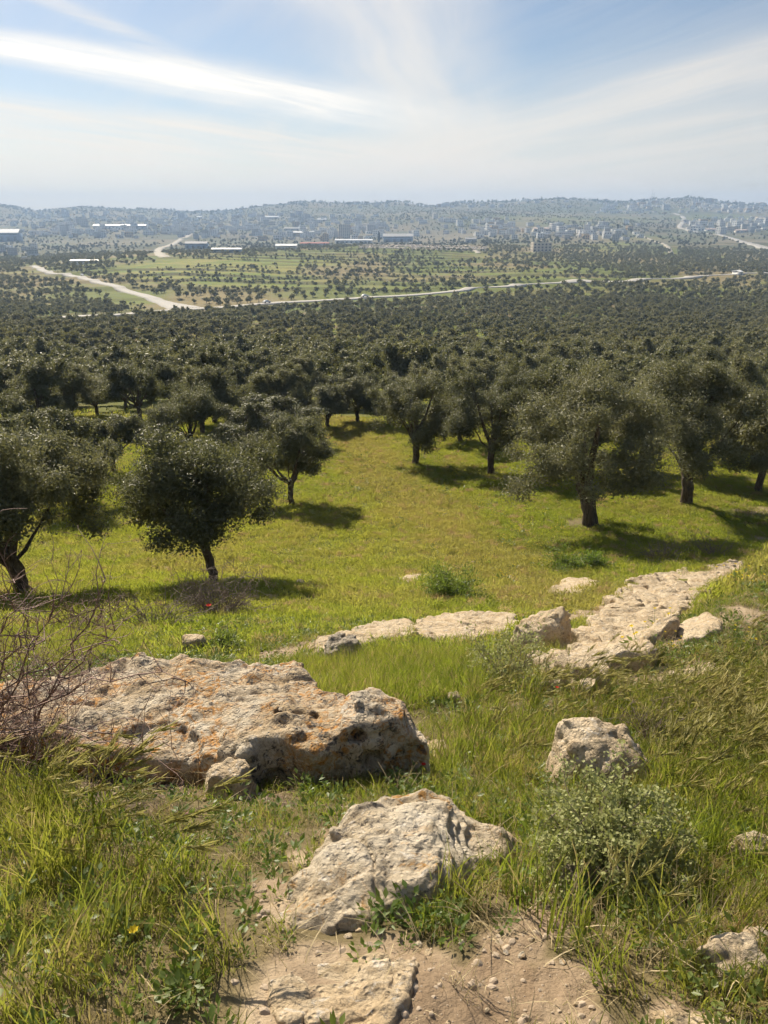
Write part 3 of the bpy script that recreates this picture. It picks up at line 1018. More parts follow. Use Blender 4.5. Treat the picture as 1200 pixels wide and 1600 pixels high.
ground_rock('limestone_outcrop', [(474, 1018), (528, 998), (600, 980), (646, 975), (650, 998), (600, 1009), (545, 1020), (500, 1028)], 0.05, 0.4, 0.028, M['rock_cream'], 'low rubbly bedrock at the left end of the bare strip', 184, (0, 0), 1.0, 0.08, 0.05, 0.05, 3, 0.10, cracks=0.04, strata=0.09)
block(535, 1038, 56, 34, 0.014, M['rock_dark'], 'dark weathered stone at the edge of the bare strip behind the slab', 185, 'weathered_stone', 0.8, (0.1, 0.05), 0.2, 0.11, 1.6, 7)
ground_rock('limestone_slab', [(496, 1512), (540, 1500), (600, 1498), (645, 1508), (640, 1560), (622, 1610), (560, 1640), (500, 1630), (486, 1570)], 0.006, 0.15, 0.0065, M['rock_cream'],
            'flat cream bedrock flush with the dirt at the bottom edge', 191, (0, 0), 1.0, 0.02, 0.018, 0.010, 9, 0.03, cracks=0.012, strata=0.022)
ground_rock('limestone_slab', [(415, 1548), (470, 1540), (486, 1556), (480, 1590), (440, 1600), (412, 1580)], 0.018, 0.15, 0.0065, M['rock_cream'], 'small flat pale slab beside the bedrock at the bottom', 193, (0, 0), 1.0, 0.02, 0.018, 0.010, 9, 0.03)
block(1165, 1545, 130, 40, 0.007, M['rock_cream'], 'pale angular rock at the lower right edge', 195, 'limestone_block', 0.55, (0.02, 0.1), 0.12, 0.07, 1.6, 6)
ground_rock('limestone_slab', [(1020, 1592), (1060, 1578), (1130, 1586), (1150, 1610), (1100, 1625), (1040, 1618)], 0.03, 0.2, 0.0075, M['rock_cream'], 'flat pale slab cut by the bottom edge at the right', 197, (0, 0), 0.8, 0.03, 0.025, 0.014, 9, 0.03)
block(918, 1402, 66, 36, 0.007, M['rock_dark'], 'grey-brown stone at the foot of the sage bush', 199)
block(1188, 1352, 60, 28, 0.007, M['rock_cream'], 'pale stone in the barley at the right edge', 211)
block(1190, 1488, 46, 22, 0.006, M['rock_cream'], 'small pale stone just above the angular rock at right', 212)
block(352, 1248, 64, 44, 0.007, M['rock_cream'], 'rounded pale stone against the front edge of the slab', 213)
block(299, 1022, 40, 24, 0.012, M['rock_cream'], 'square pale stone block standing behind the big slab', 214, 'limestone_block', 0.7, (0.05, 0.05), 0.1, 0.05, 1.4, 5)
block(709, 1103, 20, 18, 0.006, M['rock_cream'], 'small tan stone in the grass hollow', 215)
ground_rock('limestone_block', [(660, 1175), (672, 1160), (694, 1160), (698, 1174), (680, 1182)], 0.03, 0.2, 0.010, M['rock_cream'], 'flat pale stone in the dirt right of the slab', 216, (0, 0), 0.7, 0.02, 0.03, 0.014, 8, 0.02)
ground_rock('limestone_outcrop', [(855, 925), (880, 908), (920, 905), (935, 915), (900, 930), (870, 932)], 0.06, 0.4, 0.035, M['rock_cream'], 'pale flat rocks in the meadow below the big right olive tree', 217, (0, 0), 1.0, 0.08, 0.07, 0.06, 2.5, 0.1)
ground_rock('limestone_outcrop', [(612, 908), (640, 896), (662, 897), (655, 908), (630, 914)], 0.05, 0.4, 0.03, M['rock_cream'], 'pale flat rock in the meadow left of the dark grass tuft', 218, (0, 0), 1.0, 0.06, 0.07, 0.05, 2.5, 0.1)


# small loose stones that can be told apart
def stone_mesh(seed, n=2):
    bm = bmesh.new()
    bmesh.ops.create_icosphere(bm, subdivisions=n, radius=1)
    r = np.random.default_rng(seed)
    pl = [(Vector(r.normal(size=3)).normalized(), r.uniform(0.45, 0.8)) for _ in range(7)]
    for v in bm.verts:
        c = v.co.copy()
        for nrm, d in pl:
            e = c.dot(nrm) - d
            if e > 0: c -= nrm * e * 0.92
        v.co = c * (1 + 0.06 * float(vnoise(np.array([c.x * 3.1]), np.array([c.y * 3.1]), np.array([c.z * 3.1]), seed)[0]))
        v.co.z *= 0.7
    me = bpy.data.meshes.new('stone')
    bm.to_mesh(me); bm.free()
    return me


STONE = [stone_mesh(i) for i in range(6)]
for i, s in enumerate(STONE):
    s.materials.append([M['rock_cream'], M['rock_lichen2'], M['rock_cream']][i % 3])
stone_groups = [
    ('loose pale stones below the front boulder', 'small loose stone on bare dirt below the front boulder',
     [(545, 1465, 16), (590, 1460, 12), (655, 1478, 14), (790, 1490, 12), (560, 1455, 10), (455, 1528, 15), (720, 1475, 12), (880, 1505, 13), (670, 1490, 16), (815, 1495, 14), (830, 1470, 12), (760, 1580, 12), (700, 1600, 13), (820, 1590, 12), (590, 1480, 10), (610, 1600, 12), (900, 1570, 12), (470, 1580, 10), (1010, 1560, 12), (960, 1545, 14)]),
    ('loose stones left of the front boulder', 'small loose stone in the gap left of the front boulder',
     [(455, 1385, 15), (470, 1365, 12), (480, 1335, 10), (440, 1440, 14), (415, 1425, 12), (490, 1310, 9), (500, 1352, 9), (485, 1450, 14), (430, 1360, 9), (515, 1290, 8)]),
    ('loose dark stones in front of the slab', 'small stone among the dark debris in front of the slab',
     [(270, 1215, 10), (290, 1240, 9), (240, 1200, 10), (310, 1225, 9), (200, 1240, 9), (320, 1250, 9), (260, 1255, 8), (300, 1210, 9)]),
    ('loose stones in the meadow', 'small pale stone lying in the open meadow grass',
     [(430, 1020, 10), (512, 905, 12), (500, 860, 10), (870, 895, 10), (1010, 870, 9), (470, 912, 14), (260, 890, 9), (180, 960, 9), (230, 960, 8), (740, 880, 9), (90, 945, 10), (70, 970, 12), (445, 912, 10), (560, 990, 9), (470, 1000, 8)]),
    ('loose stones by the right boulder', 'small stone half hidden in the grass around the sage bush',
     [(808, 1342, 10), (822, 1378, 10), (1150, 1160, 9), (875, 1290, 8), (860, 1440, 10), (900, 1450, 10)]),
]
for g, lab, lst in stone_groups:
    for k, (u, v, px) in enumerate(sorted(lst)):
        x, y = hit(u, v)
        z = float(H(np.array([x]), np.array([y]))[0])
        s = px / FPX * (y * CP - z * SP) * 0.55
        o = link('stone', STONE[k % 6])
        o.location = (x, y, z + s * 0.25); o.scale = (s, s * 0.85, s * 0.9); o.rotation_euler = (rng.uniform(-.3, .3), rng.uniform(-.3, .3), rng.uniform(0, 6.28))
        tag(o, lab + ', %s from the left' % nth(k + 1), 'stone', g)


def rock_dist(x, y):
    """distance outside the nearest built rock, negative inside"""
    x = np.asarray(x, float); y = np.asarray(y, float)
    d = np.full(x.shape, 9.0)
    for p in ROCKS:
        b0 = p.min(0) - .5; b1 = p.max(0) + .5
        m = (x > b0[0]) & (x < b1[0]) & (y > b0[1]) & (y < b1[1])
        if m.any():
            d[m] = np.minimum(d[m], poly_sdf(x[m], y[m], p))
    return d


# ------------------------------------------------------------------ scatter (stuff) helper
def proto_collection(name, meshes):
    c = bpy.data.collections.new(name)
    for i, me in enumerate(meshes):
        c.objects.link(bpy.data.objects.new('%s_%02d' % (name, i), me))
    return c


_groups = {}


def scatter_group(coll):
    if coll.name in _groups: return _groups[coll.name]
    g = bpy.data.node_groups.new('scatter_' + coll.name, 'GeometryNodeTree')
    g.interface.new_socket('Geometry', in_out='INPUT', socket_type='NodeSocketGeometry')
    g.interface.new_socket('Geometry', in_out='OUTPUT', socket_type='NodeSocketGeometry')
    N = g.nodes.new; L = g.links.new
    gi = N('NodeGroupInput'); go = N('NodeGroupOutput')
    ci = N('GeometryNodeCollectionInfo'); ci.inputs['Collection'].default_value = coll
    ci.inputs['Separate Children'].default_value = True; ci.inputs['Reset Children'].default_value = True
    ip = N('GeometryNodeInstanceOnPoints'); ip.inputs['Pick Instance'].default_value = True

    def attr(nm, t):
        n = N('GeometryNodeInputNamedAttribute'); n.data_type = t; n.inputs['Name'].default_value = nm
        return n.outputs[0]
    e = N('FunctionNodeEulerToRotation')
    L(attr('rot', 'FLOAT_VECTOR'), e.inputs[0])
    L(gi.outputs[0], ip.inputs['Points']); L(ci.outputs[0], ip.inputs['Instance'])
    L(attr('idx', 'INT'), ip.inputs['Instance Index']); L(e.outputs[0], ip.inputs['Rotation']); L(attr('scl', 'FLOAT_VECTOR'), ip.inputs['Scale'])
    L(ip.outputs[0], go.inputs[0])
    _groups[coll.name] = g
    return g


def scatter(name, pts, rots, scl, idx, coll, label, cat):
    pts = np.asarray(pts, np.float32)
    me = bpy.data.meshes.new(name)
    me.vertices.add(len(pts)); me.vertices.foreach_set('co', pts.ravel())
    scl = np.asarray(scl, np.float32)
    if scl.ndim == 1: scl = np.repeat(scl[:, None], 3, 1)
    for nm, t, d, key in (('rot', 'FLOAT_VECTOR', np.asarray(rots, np.float32), 'vector'), ('scl', 'FLOAT_VECTOR', scl, 'vector'), ('idx', 'INT', np.asarray(idx, np.int32), 'value')):
        a = me.attributes.new(nm, t, 'POINT'); a.data.foreach_set(key, d.ravel())
    me.update()
    o = link(name, me)
    md = o.modifiers.new('scatter', 'NODES'); md.node_group = scatter_group(coll)
    tag(o, label, cat, None, 'stuff')
    return o


def frustum_points(n, y0, y1, amax=0.66, power=1.0):
    """random ground points inside the view wedge; power 1 = even per area"""
    t = rng.random(n)
    y = (y0 ** (power + 1) + t * (y1 ** (power + 1) - y0 ** (power + 1))) ** (1 / (power + 1))
    z = -np.interp(y, [a for a, b in NEAR], [b for a, b in NEAR])
    x = rng.uniform(-1, 1, n) * (amax * (y * CP + np.clip(-z, 0, 40) * SP) + np.interp(y, [0, 12, 60], [1.9, 1.9, 0]))
    return x, y


# ------------------------------------------------------------------ plant meshes
def blades(n, r, h0, h1, w, bend, seed, lean=(0, 0), segs=3, flat=0.35, base_pts=None):
    """n curved tapering blades rising from a disc; every blade is 2*segs-1 triangles"""
    g = np.random.default_rng(seed)
    a = g.random(n) * 2 * np.pi; rr = r * np.sqrt(g.random(n))
    B = np.stack([rr * np.cos(a), rr * np.sin(a), np.zeros(n)], 1) if base_pts is None else base_pts
    n = len(B)
    hh = g.uniform(h0, h1, n)
    ang = g.random(n) * 2 * np.pi
    out = np.stack([np.cos(ang), np.sin(ang)], 1) * (bend * hh * g.uniform(.2, 1.2, n))[:, None] + np.array(lean) * hh[:, None]
    wa = g.random(n) * np.pi
    W = np.stack([np.cos(wa), np.sin(wa), np.zeros(n)], 1) * (w * g.uniform(.6, 1.3, n) * .5)[:, None]
    ts = np.linspace(0, 1, segs + 1)
    V = []
    for k, t in enumerate(ts):
        c = B + np.stack([out[:, 0] * t ** 2, out[:, 1] * t ** 2, hh * (t - flat * bend * t * t)], 1)
        if k < segs:
            ww = W * (1.0 - 0.55 * t) * (0.65 if k == 0 else 1)
            V += [c - ww, c + ww]
        else:
            V.append(c)
    k = 2 * segs + 1
    V = np.stack(V, 1).reshape(-1, 3)
    F = []
    for s_ in range(segs - 1):
        F += [(2 * s_, 2 * s_ + 1, 2 * s_ + 3), (2 * s_, 2 * s_ + 3, 2 * s_ + 2)]
    F.append((2 * segs - 2, 2 * segs - 1, 2 * segs))
    F = (np.arange(n)[:, None, None] * k + np.array(F)[None]).reshape(-1, 3)
    return V, F


def leaves(P, D, Nn, l, w):
    """diamond leaves: P base points, D directions, Nn rough normals, l length, w width (arrays)"""
    D = D / np.linalg.norm(D, axis=1)[:, None]
    S = np.cross(D, Nn); S /= np.maximum(np.linalg.norm(S, axis=1), 1e-6)[:, None]
    U = np.cross(S, D)
    l = np.asarray(l)[:, None]; w = np.asarray(w)[:, None]
    V = np.stack([P, P + D * l * .45 + S * w * .5 + U * l * .06, P + D * l, P + D * l * .45 - S * w * .5 + U * l * .06], 1).reshape(-1, 3)
    n = len(P)
    F = (np.arange(n)[:, None, None] * 4 + np.array([[0, 1, 2], [0, 2, 3]])[None]).reshape(-1, 3)
    return V, F


def tubes(lines, sides=3):
    """lines: list of (points Nx3, radii N)"""
    VV, FF = [], []; off = 0
    ca = np.arange(sides) / sides * 2 * np.pi
    for P, rad in lines:
        P = np.asarray(P, float); n = len(P)
        T = np.gradient(P, axis=0); T /= np.maximum(np.linalg.norm(T, axis=1), 1e-9)[:, None]
        ref = np.array([0.31, 0.22, 0.92]) if abs(T[0, 2]) < .9 else np.array([.9, .1, .2])
        A = np.cross(T, ref); A /= np.maximum(np.linalg.norm(A, axis=1), 1e-9)[:, None]
        Bn = np.cross(T, A)
        rad = np.asarray(rad, float)[:, None, None]
        V = P[:, None] + rad * (A[:, None] * np.cos(ca)[None, :, None] + Bn[:, None] * np.sin(ca)[None, :, None])
        i = np.arange(n - 1)[:, None]; j = np.arange(sides)[None]; j2 = (j + 1) % sides
        q = np.stack([i * sides + j, i * sides + j2, (i + 1) * sides + j2, (i + 1) * sides + j], -1).reshape(-1, 4)
        VV.append(V.reshape(-1, 3)); FF.append(q + off); off += n * sides
    return np.vstack(VV), np.vstack(FF)


def join(*vf):
    VV, FF, off = [], [], 0
    for V, F in vf:
        VV.append(V); FF.append(np.asarray(F) + off); off += len(V)
    return np.vstack(VV), np.vstack(FF)


def tri_mesh(name, vf, mat, smooth=False):
    me = new_mesh(name, vf[0], np.asarray(vf[1]), smooth)
    me.materials.append(mat)
    return me


def two_mat(name, a, ma, b, mb):
    V, F = join(a, b)
    me = new_mesh(name, V, F)
    me.materials.append(ma); me.materials.append(mb)
    mi = np.zeros(len(F), np.int32); mi[len(a[1]):] = 1
    if len(me.polygons) == len(F):
        me.polygons.foreach_set('material_index', mi)
    return me


# ------------------------------------------------------------------ olive trees
def olive_crown(seed, nleaf, ll, lw, Rh, Rv, z0, lobes=26, core=0, shell=.36):
    g = np.random.default_rng(seed)
    # main limbs' masses, each broken into smaller sprays
    K = max(7, lobes // 4)
    d = g.normal(size=(K, 3)); d /= np.linalg.norm(d, axis=1)[:, None]
    d[:, 2] = np.where(d[:, 2] < -0.72, -d[:, 2], d[:, 2])
    ang = np.arange(K) * 2.39996 + g.uniform(0, 6.28) + g.normal(size=K) * .35
    hz = np.sqrt(np.maximum(0, 1 - d[:, 2] ** 2))
    d = np.column_stack([np.cos(ang) * hz, np.sin(ang) * hz, d[:, 2]])
    rad = g.uniform(.42, .74, K)
    CM = d * rad[:, None] * np.array([Rh, Rh, Rv]); CM[:, 2] += z0
    rm = g.uniform(.30, .46, K) * Rh
    CM = np.vstack([CM, [[g.normal() * .1 * Rh, g.normal() * .1 * Rh, z0 + .1 * Rv]]]); rm = np.append(rm, .46 * Rh)
    per = max(3, lobes // K)
    C, lr = [], []
    asp = np.array([1, 1, min(1., .55 + .45 * Rv / Rh)])
    for k_ in range(K + 1):
        e = g.normal(size=(per, 3)); e /= np.linalg.norm(e, axis=1)[:, None]
        e[:, 2] = np.where(e[:, 2] < -.6, -e[:, 2], e[:, 2])
        C.append(CM[k_] + e * (rm[k_] * g.uniform(.45, .95, per))[:, None] * asp); lr.append(rm[k_] * g.uniform(.34, .62, per))
        C.append(CM[k_][None]); lr.append([rm[k_] * .70])
    C = np.vstack(C); lr = np.concatenate(lr)
    pick = g.choice(len(lr), nleaf, p=lr ** 2 / (lr ** 2).sum())
    q = g.normal(size=(nleaf, 3)); q /= np.linalg.norm(q, axis=1)[:, None]
    q[:, 2] = np.where(q[:, 2] < -.55, -q[:, 2], q[:, 2])
    rr = g.random(nleaf) ** shell
    tw = fbm3(q[:, 0] * 3.1 + pick * 1.7, q[:, 1] * 3.1, q[:, 2] * 3.1, 2, seed)
    P = C[pick] + q * (lr[pick] * (rr * (0.92 + .75 * tw)))[:, None] * asp
    out = q * .75 + (P - np.array([0, 0, z0 - .35 * Rv])) / Rh * .6
    out /= np.linalg.norm(out, axis=1)[:, None]
    rv = g.normal(size=(nleaf, 3))
    D = rv - (rv * out).sum(1)[:, None] * out * .6 + out * .40
    Nn = g.normal(size=(nleaf, 3)) * .55 + out
    L1 = leaves(P, D, Nn, ll * g.uniform(.6, 1.3, nleaf), lw * g.uniform(.6, 1.3, nleaf))
    if core:
        # sprays deep inside each lobe close the crown
        nc = core
        pk = g.choice(len(lr), nc, p=lr ** 2 / (lr ** 2).sum())
        qq = g.normal(size=(nc, 3)); qq /= np.linalg.norm(qq, axis=1)[:, None]
        PP = C[pk] * np.array([.95, .95, 1]) + qq * (lr[pk] * .62 * g.random(nc) ** .5)[:, None] * asp
        L2 = leaves(PP, g.normal(size=(nc, 3)), qq + g.normal(size=(nc, 3)) * .5, np.full(nc, max(ll * 1.35, .035 * Rh)), np.full(nc, max(lw * 1.9, .022 * Rh)))
        L1 = join(L1, L2)
    return L1, C


def curve(p0, p1, sag, n, g, jit):
    t = np.linspace(0, 1, n)[:, None]
    P = np.asarray(p0) * (1 - t) + np.asarray(p1) * t
    P = P + np.asarray(sag) * (t * (1 - t) * 4)
    J = g.normal(size=(n, 3)) * jit; J[0] = J[-1] = 0
    return P + J


def olive_trunk(seed, C, hfork, r0, lean, forks=4, sides=9):
    g = np.random.default_rng(seed + 500)
    lines = []
    top = np.array([lean[0], lean[1], hfork])
    n = 9
    P = curve((0, 0, -.35), top, (g.normal() * .07, g.normal() * .07, 0), n, g, .02)
    rad = np.interp(np.linspace(0, 1, n), [0, .22, .45, .8, 1], [r0 * 1.6, r0 * 1.12, r0 * .92, r0 * .95, r0 * 1.05]) * g.uniform(.93, 1.07, n)
    lines.append((P, rad))
    order = g.permutation(len(C) - 1)
    order = order[C[order, 2] > hfork * 1.9][:forks * 3]
    for i, k in enumerate(order):
        st = top + np.array([g.normal() * r0 * .3, g.normal() * r0 * .3, -.12])
        en = C[k] * np.array([.85, .85, 1])
        m = 7
        P = curve(st, en, (0, 0, -.08) + g.normal(size=3) * .08, m, g, .035)
        ra = r0 * (.62 if i < forks else .28)
        lines.append((P, ra * np.linspace(1, .22, m)))
    V, F = tubes(lines, sides)
    V = V + 0.16 * r0 * np.stack([vnoise(V[:, 0] * 7, V[:, 1] * 7, V[:, 2] * 3, seed), vnoise(V[:, 0] * 7 + 9, V[:, 1] * 7, V[:, 2] * 3, seed), 0 * V[:, 0]], 1)
    return V, F


def olive_kind(seed, H_, W_, hfork, r0, lean, nleaf, ll, lw, lobes=26, forks=4, sides=9, drop=0.30, core=0):
    """returns trunk mesh and crown mesh of a tree H_ tall with a crown W_ wide"""
    zb = H_ * drop
    Rv = (H_ - zb) / 2; z0 = zb + Rv
    (V, F), C = olive_crown(seed, nleaf, ll, lw, W_ / 2, Rv, z0, lobes, core)
    V = V + np.array([lean[0] * .8, lean[1] * .8, 0]); C = C + np.array([lean[0] * .8, lean[1] * .8, 0])
    crown = tri_mesh('crown', (V, F), M['olive'])
    TV, TF = olive_trunk(seed, C, hfork, r0, lean, forks, sides)
    tr = new_mesh('trunk', TV, TF, True); tr.materials.append(M['bark'])
    return tr, crown


def put_tree(kind, x, y, s, rz, label, group=None, name='olive_tree', sz=None):
    z = float(H(np.array([x]), np.array([y]))[0])
    t = empty(name, (x, y, z - .05), rz)
    t.scale = (s, s, s if sz is None else sz)
    link('trunk', kind[0], None, t); link('crown', kind[1], None, t)
    tag(t, label, 'tree', group)
    TREES.append((x, y))
    return t


TREES = []
# near trees of the photo, each with a form of its own
NEAR_TREES = [
    # u, v of the foot, top v, crown width px, fork part of height, trunk radius m, lean m, label
    (38, 928, 655, 310, .22, .19, (-.20, 0), 'dark olive tree at the left edge with a leaning trunk in deep shade'),
    (338, 908, 688, 275, .30, .13, (-.28, .1), 'olive tree with a slim slanting trunk above the dry brush, left of centre'),
    (462, 788, 652, 150, .28, .13, (-.15, 0), 'round olive tree right behind the slim slanting one'),
    (300, 708, 612, 128, .25, .16, (-.05, 0), 'olive tree with forked trunk in the left clearing'),
    (645, 724, 586, 135, .27, .19, (.1, 0), 'olive tree with a short forked trunk at the top of the meadow'),
    (770, 742, 578, 140, .25, .18, (-.12, 0), 'olive tree shading the meadow between the forked one and the big right one'),
    (922, 818, 588, 236, .25, .30, (-.35, 0), 'big olive tree with a thick twisted trunk on a mound, right of the meadow'),
    (1070, 787, 576, 205, .25, .24, (-.12, 0), 'tall olive tree with a V shaped trunk right of the thick trunked one'),
]
MID_TREES = [
    (120, 790, 632, 150, 'dense olive tree behind the dark left edge tree'),
    (432, 698, 618, 150, 'wide olive tree behind the round one, left of the meadow'),
    (15, 760, 636, 120, 'olive tree cut by the left edge behind the dark one'),
    (560, 660, 585, 90, 'small bushy olive tree closing the far end of the meadow'),
    (1185, 770, 570, 170, 'olive tree cut by the right edge'),
    (1010, 735, 562, 180, 'olive tree filling the gap behind the two big right trees'),
    (860, 735, 566, 160, 'olive tree close behind the crown of the thick trunked one'),
    (1130, 712, 556, 150, 'olive tree behind the V shaped trunk at right'),
    (180, 735, 640, 110, 'olive tree by the bright grass gap on the left'),
    (720, 690, 568, 110, 'olive tree behind the forked ones at the top of the meadow'),
    (392, 714, 628, 120, 'olive tree between the forked one and the round one, left of the meadow'),
    (515, 668, 592, 96, 'olive tree at the far left corner of the meadow'),
    (608, 664, 584, 92, 'olive tree at the far right corner of the meadow'),
    (85, 745, 640, 120, 'olive tree squeezed between the dark edge tree and its neighbour'),
]


def tree_dims(u, v, top, wpx):
    x, y = hit(u, v)
    z = float(H(np.array([x]), np.array([y]))[0])
    mpp = (y * CP - z * SP) / FPX
    return x, y, (v - top) * mpp * 1.04, wpx * mpp


for i, (u, v, tp, w, fk, r0, lean, lab) in enumerate(NEAR_TREES):
    x, y, h_, w_ = tree_dims(u, v, tp, w)
    w_ *= 1.28
    kind = olive_kind(900 + i, h_, w_, h_ * fk, r0, lean, 48000 if i in (0, 1, 6, 7) else 30000, .088, .034, 48, 4, 10, .17 if i == 1 else .07, 15000)
    put_tree(kind, x, y, 1, 0, lab, 'olive trees around the open meadow')
GEN = [olive_kind(940 + i, 4.6, 5.2, 1.1, .15, (rng.normal() * .2, rng.normal() * .2), 20000, .125, .050, 34, 4, 8, .04, 6000) for i in range(3)]
for i, (u, v, tp, w, lab) in enumerate(MID_TREES):
    x, y, h_, w_ = tree_dims(u, v, tp, w)
    t = put_tree(GEN[i % 3], x, y, 1, rng.uniform(0, 6.28), lab, 'olive trees around the open meadow')
    t.scale = (w_ / 4.3, w_ / 4.3, h_ / 4.5)

# forms for the grove
MIDK = [olive_kind(960 + i, 4.3, 6.0, .9, .15, (rng.normal() * .2, rng.normal() * .2), 4600, .26, .12, 26, 3, 5, .0, 1200) for i in range(4)]


def grove_points():
    """rows of the olive grove"""
    out = []
    sp = 5.0
    gy = [44.0]
    while gy[-1] < 430: gy.append(gy[-1] + (5.0 if gy[-1] < 120 else 5.9))
    for r_, y in enumerate(gy):
        sp = 5.0 if y < 120 else 5.8
        half = 0.60 * (y * CP + 30)
        n = int(2 * half / sp)
        xs = (np.arange(n) - n / 2 + (.5 if r_ % 2 else 0)) * sp
        out.append(np.stack([xs, np.full(n, y), np.full(n, r_ + 1.0)], 1))
    P = np.vstack(out)
    row = P[:, 2].astype(int); P = P[:, :2]
    P = P + rng.normal(size=P.shape) * 0.8
    z = H(P[:, 0], P[:, 1])
    u, v = project(P[:, 0], P[:, 1], z)
    k = (u > -90) & (u < 1290)
    # the open meadow and clearings stay free
    k &= ~((u > 500) & (u < 650) & (v > 648)) & ~((v > 690) & (u < 780)) & ~(v > 725) & ~((u > 190) & (u < 300) & (v > 665)) & ~((u > 590) & (u < 760) & (v > 668))
    k &= ~((v > 668) & (u < 500) & (u > 350)) & ~((v > 690) & (u < 200))
    for tx, ty in TREES:
        k &= np.hypot(P[:, 0] - tx, P[:, 1] - ty) > 3.6
    gap = fbm2(P[:, 0] / 28, P[:, 1] / 40, 3, 301)
    gap2 = ((u > 60) & (u < 330) & (v > 488) & (v < 545)) * 0.22 + ((u > 430) & (u < 760) & (v < 505)) * 0.25
    k &= (gap + rng.normal(size=len(P)) * .12) < (0.58 - gap2)
    P, v, u, row = P[k], v[k], u[k], row[k]
    o = np.argsort(P[:, 1])
    return P[o], u[o], v[o], row[o]


# ------------------------------------------------------------------ roads across the valley
def catmull(P, n):
    P = np.asarray(P, float); Q = np.vstack([2 * P[0] - P[1], P, 2 * P[-1] - P[-2]])
    out = []
    for i in range(1, len(Q) - 2):
        t = np.linspace(0, 1, n, endpoint=False)[:, None]
        out.append(.5 * ((2 * Q[i]) + (-Q[i - 1] + Q[i + 1]) * t + (2 * Q[i - 1] - 5 * Q[i] + 4 * Q[i + 1] - Q[i + 2]) * t ** 2 + (-Q[i - 1] + 3 * Q[i] - 3 * Q[i + 1] + Q[i + 2]) * t ** 3))
    return np.vstack(out + [P[-1:]])


ROAD_PTS = []


def road_mat(name, col):
    b = MatB(name)
    n = b.noise(b.pos(), .35, 5, .6)
    return b.done(b.principled(b.mix(n, tuple(c * .85 for c in col), tuple(c * 1.12 for c in col)), .85, .2))


M['road'] = road_mat('sun_bleached_asphalt', (.40, .38, .35))
M['track'] = road_mat('pale_gravel_track', (.40, .36, .29))


def road(name, px, width, mat='road', lift=.35, dist=None):
    P = [(at_dist(u, d) if d else hit(u, v)) for (u, v, d) in [(p + (None,))[:3] for p in px]]
    C = catmull(P, 24)
    T = np.gradient(C, axis=0); T /= np.maximum(np.linalg.norm(T, axis=1), 1e-9)[:, None]
    Nn = np.stack([-T[:, 1], T[:, 0]], 1)
    wd = np.interp(np.linspace(0, 1, len(C)), np.linspace(0, 1, len(width)), width) if not isinstance(width, (int, float)) else np.full(len(C), width)
    prof = [(-.5, -1.2), (-.46, 0), (-.15, .06), (.15, .06), (.46, 0), (.5, -1.2)]
    zc = H(C[:, 0], C[:, 1])
    zc = np.convolve(np.pad(zc, 14, 'edge'), np.hanning(29) / np.hanning(29).sum(), 'valid')
    V = []
    for f, dz in prof:
        q = C + Nn * (f * wd)[:, None]
        V.append(np.column_stack([q, np.maximum(zc, H(q[:, 0], q[:, 1])) + lift + dz]))
    V = np.stack(V, 1).reshape(-1, 3)
    k = len(prof); n = len(C)
    i = np.arange(n - 1)[:, None]; j = np.arange(k - 1)[None]
    F = np.stack([i * k + j, i * k + j + 1, (i + 1) * k + j + 1, (i + 1) * k + j], -1).reshape(-1, 4)
    me = new_mesh(name, V, F)
    o = link(name, me, M[mat]); tag(o, kind='structure')
    if me.polygons[2].normal.z < 0: me.flip_normals()
    for c, w in zip(C, wd): ROAD_PTS.append((c[0], c[1], w))
    return C


RC = {}
RC['valley'] = road('valley_road', [(205, 492), (250, 487), (300, 483.5), (345, 481), (430, 474), (520, 469), (600, 464), (700, 457), (800, 449), (900, 441), (1000, 437), (1080, 434), (1150, 430), (1260, 424)], [9, 8, 10, 9] + [8] * 10)
RC['lane'] = road('side_road', [(52, 416), (75, 424), (110, 432), (150, 442), (190, 453), (230, 464), (258, 474), (290, 482)], [7, 7, 7, 7, 7, 8, 10, 18])
RC['west'] = road('field_road', [(40, 503), (90, 499), (130, 496), (180, 494), (225, 490)], 9, 'road', .6)
RC['hill'] = road('hill_road', [(301, 358), (297, 366), (280, 376), (262, 384), (248, 391), (250, 397), (262, 402)], 12, 'track')
RC['east'] = road('east_road', [(1052, 333), (1066, 338), (1068, 346), (1062, 355), (1080, 361), (1110, 366), (1145, 373), (1165, 379), (1190, 387), (1240, 400)], [14, 14, 14, 12, 11, 11, 12, 18, 20, 20])
RC['track'] = road('farm_track', [(1000, 367), (1020, 376), (1040, 384), (1050, 398)], 6, 'track')
RC['yard'] = road('yard_track', [(728, 383), (738, 389), (748, 396)], 6, 'track')
ROAD_A = np.array(ROAD_PTS)


def road_clear(x, y, extra=3.0, front=11.0):
    """true where a tree may stand (not on or just in front of a road)"""
    ok = np.ones(len(x), bool)
    for rx, ry, w in ROAD_A[::2]:
        dx = np.abs(x - rx); dy = ry - y
        ok &= ~((dx < w * .5 + extra) & (dy > -w * .5 - extra) & (dy < w * .5 + front))
    return ok


# ------------------------------------------------------------------ the grove: 300 nearest trees single, the rest one mass
GP, GU, GV, GROW = grove_points()
k = road_clear(GP[:, 0], GP[:, 1], 3, 38)
YOUNG = GP[~k & road_clear(GP[:, 0], GP[:, 1], 3, 9) & ~((GU < 250) & (GV > 486) & (GV < 522))]
GP, GU, GV, GROW = GP[k], GU[k], GV[k], GROW[k]
single = 268


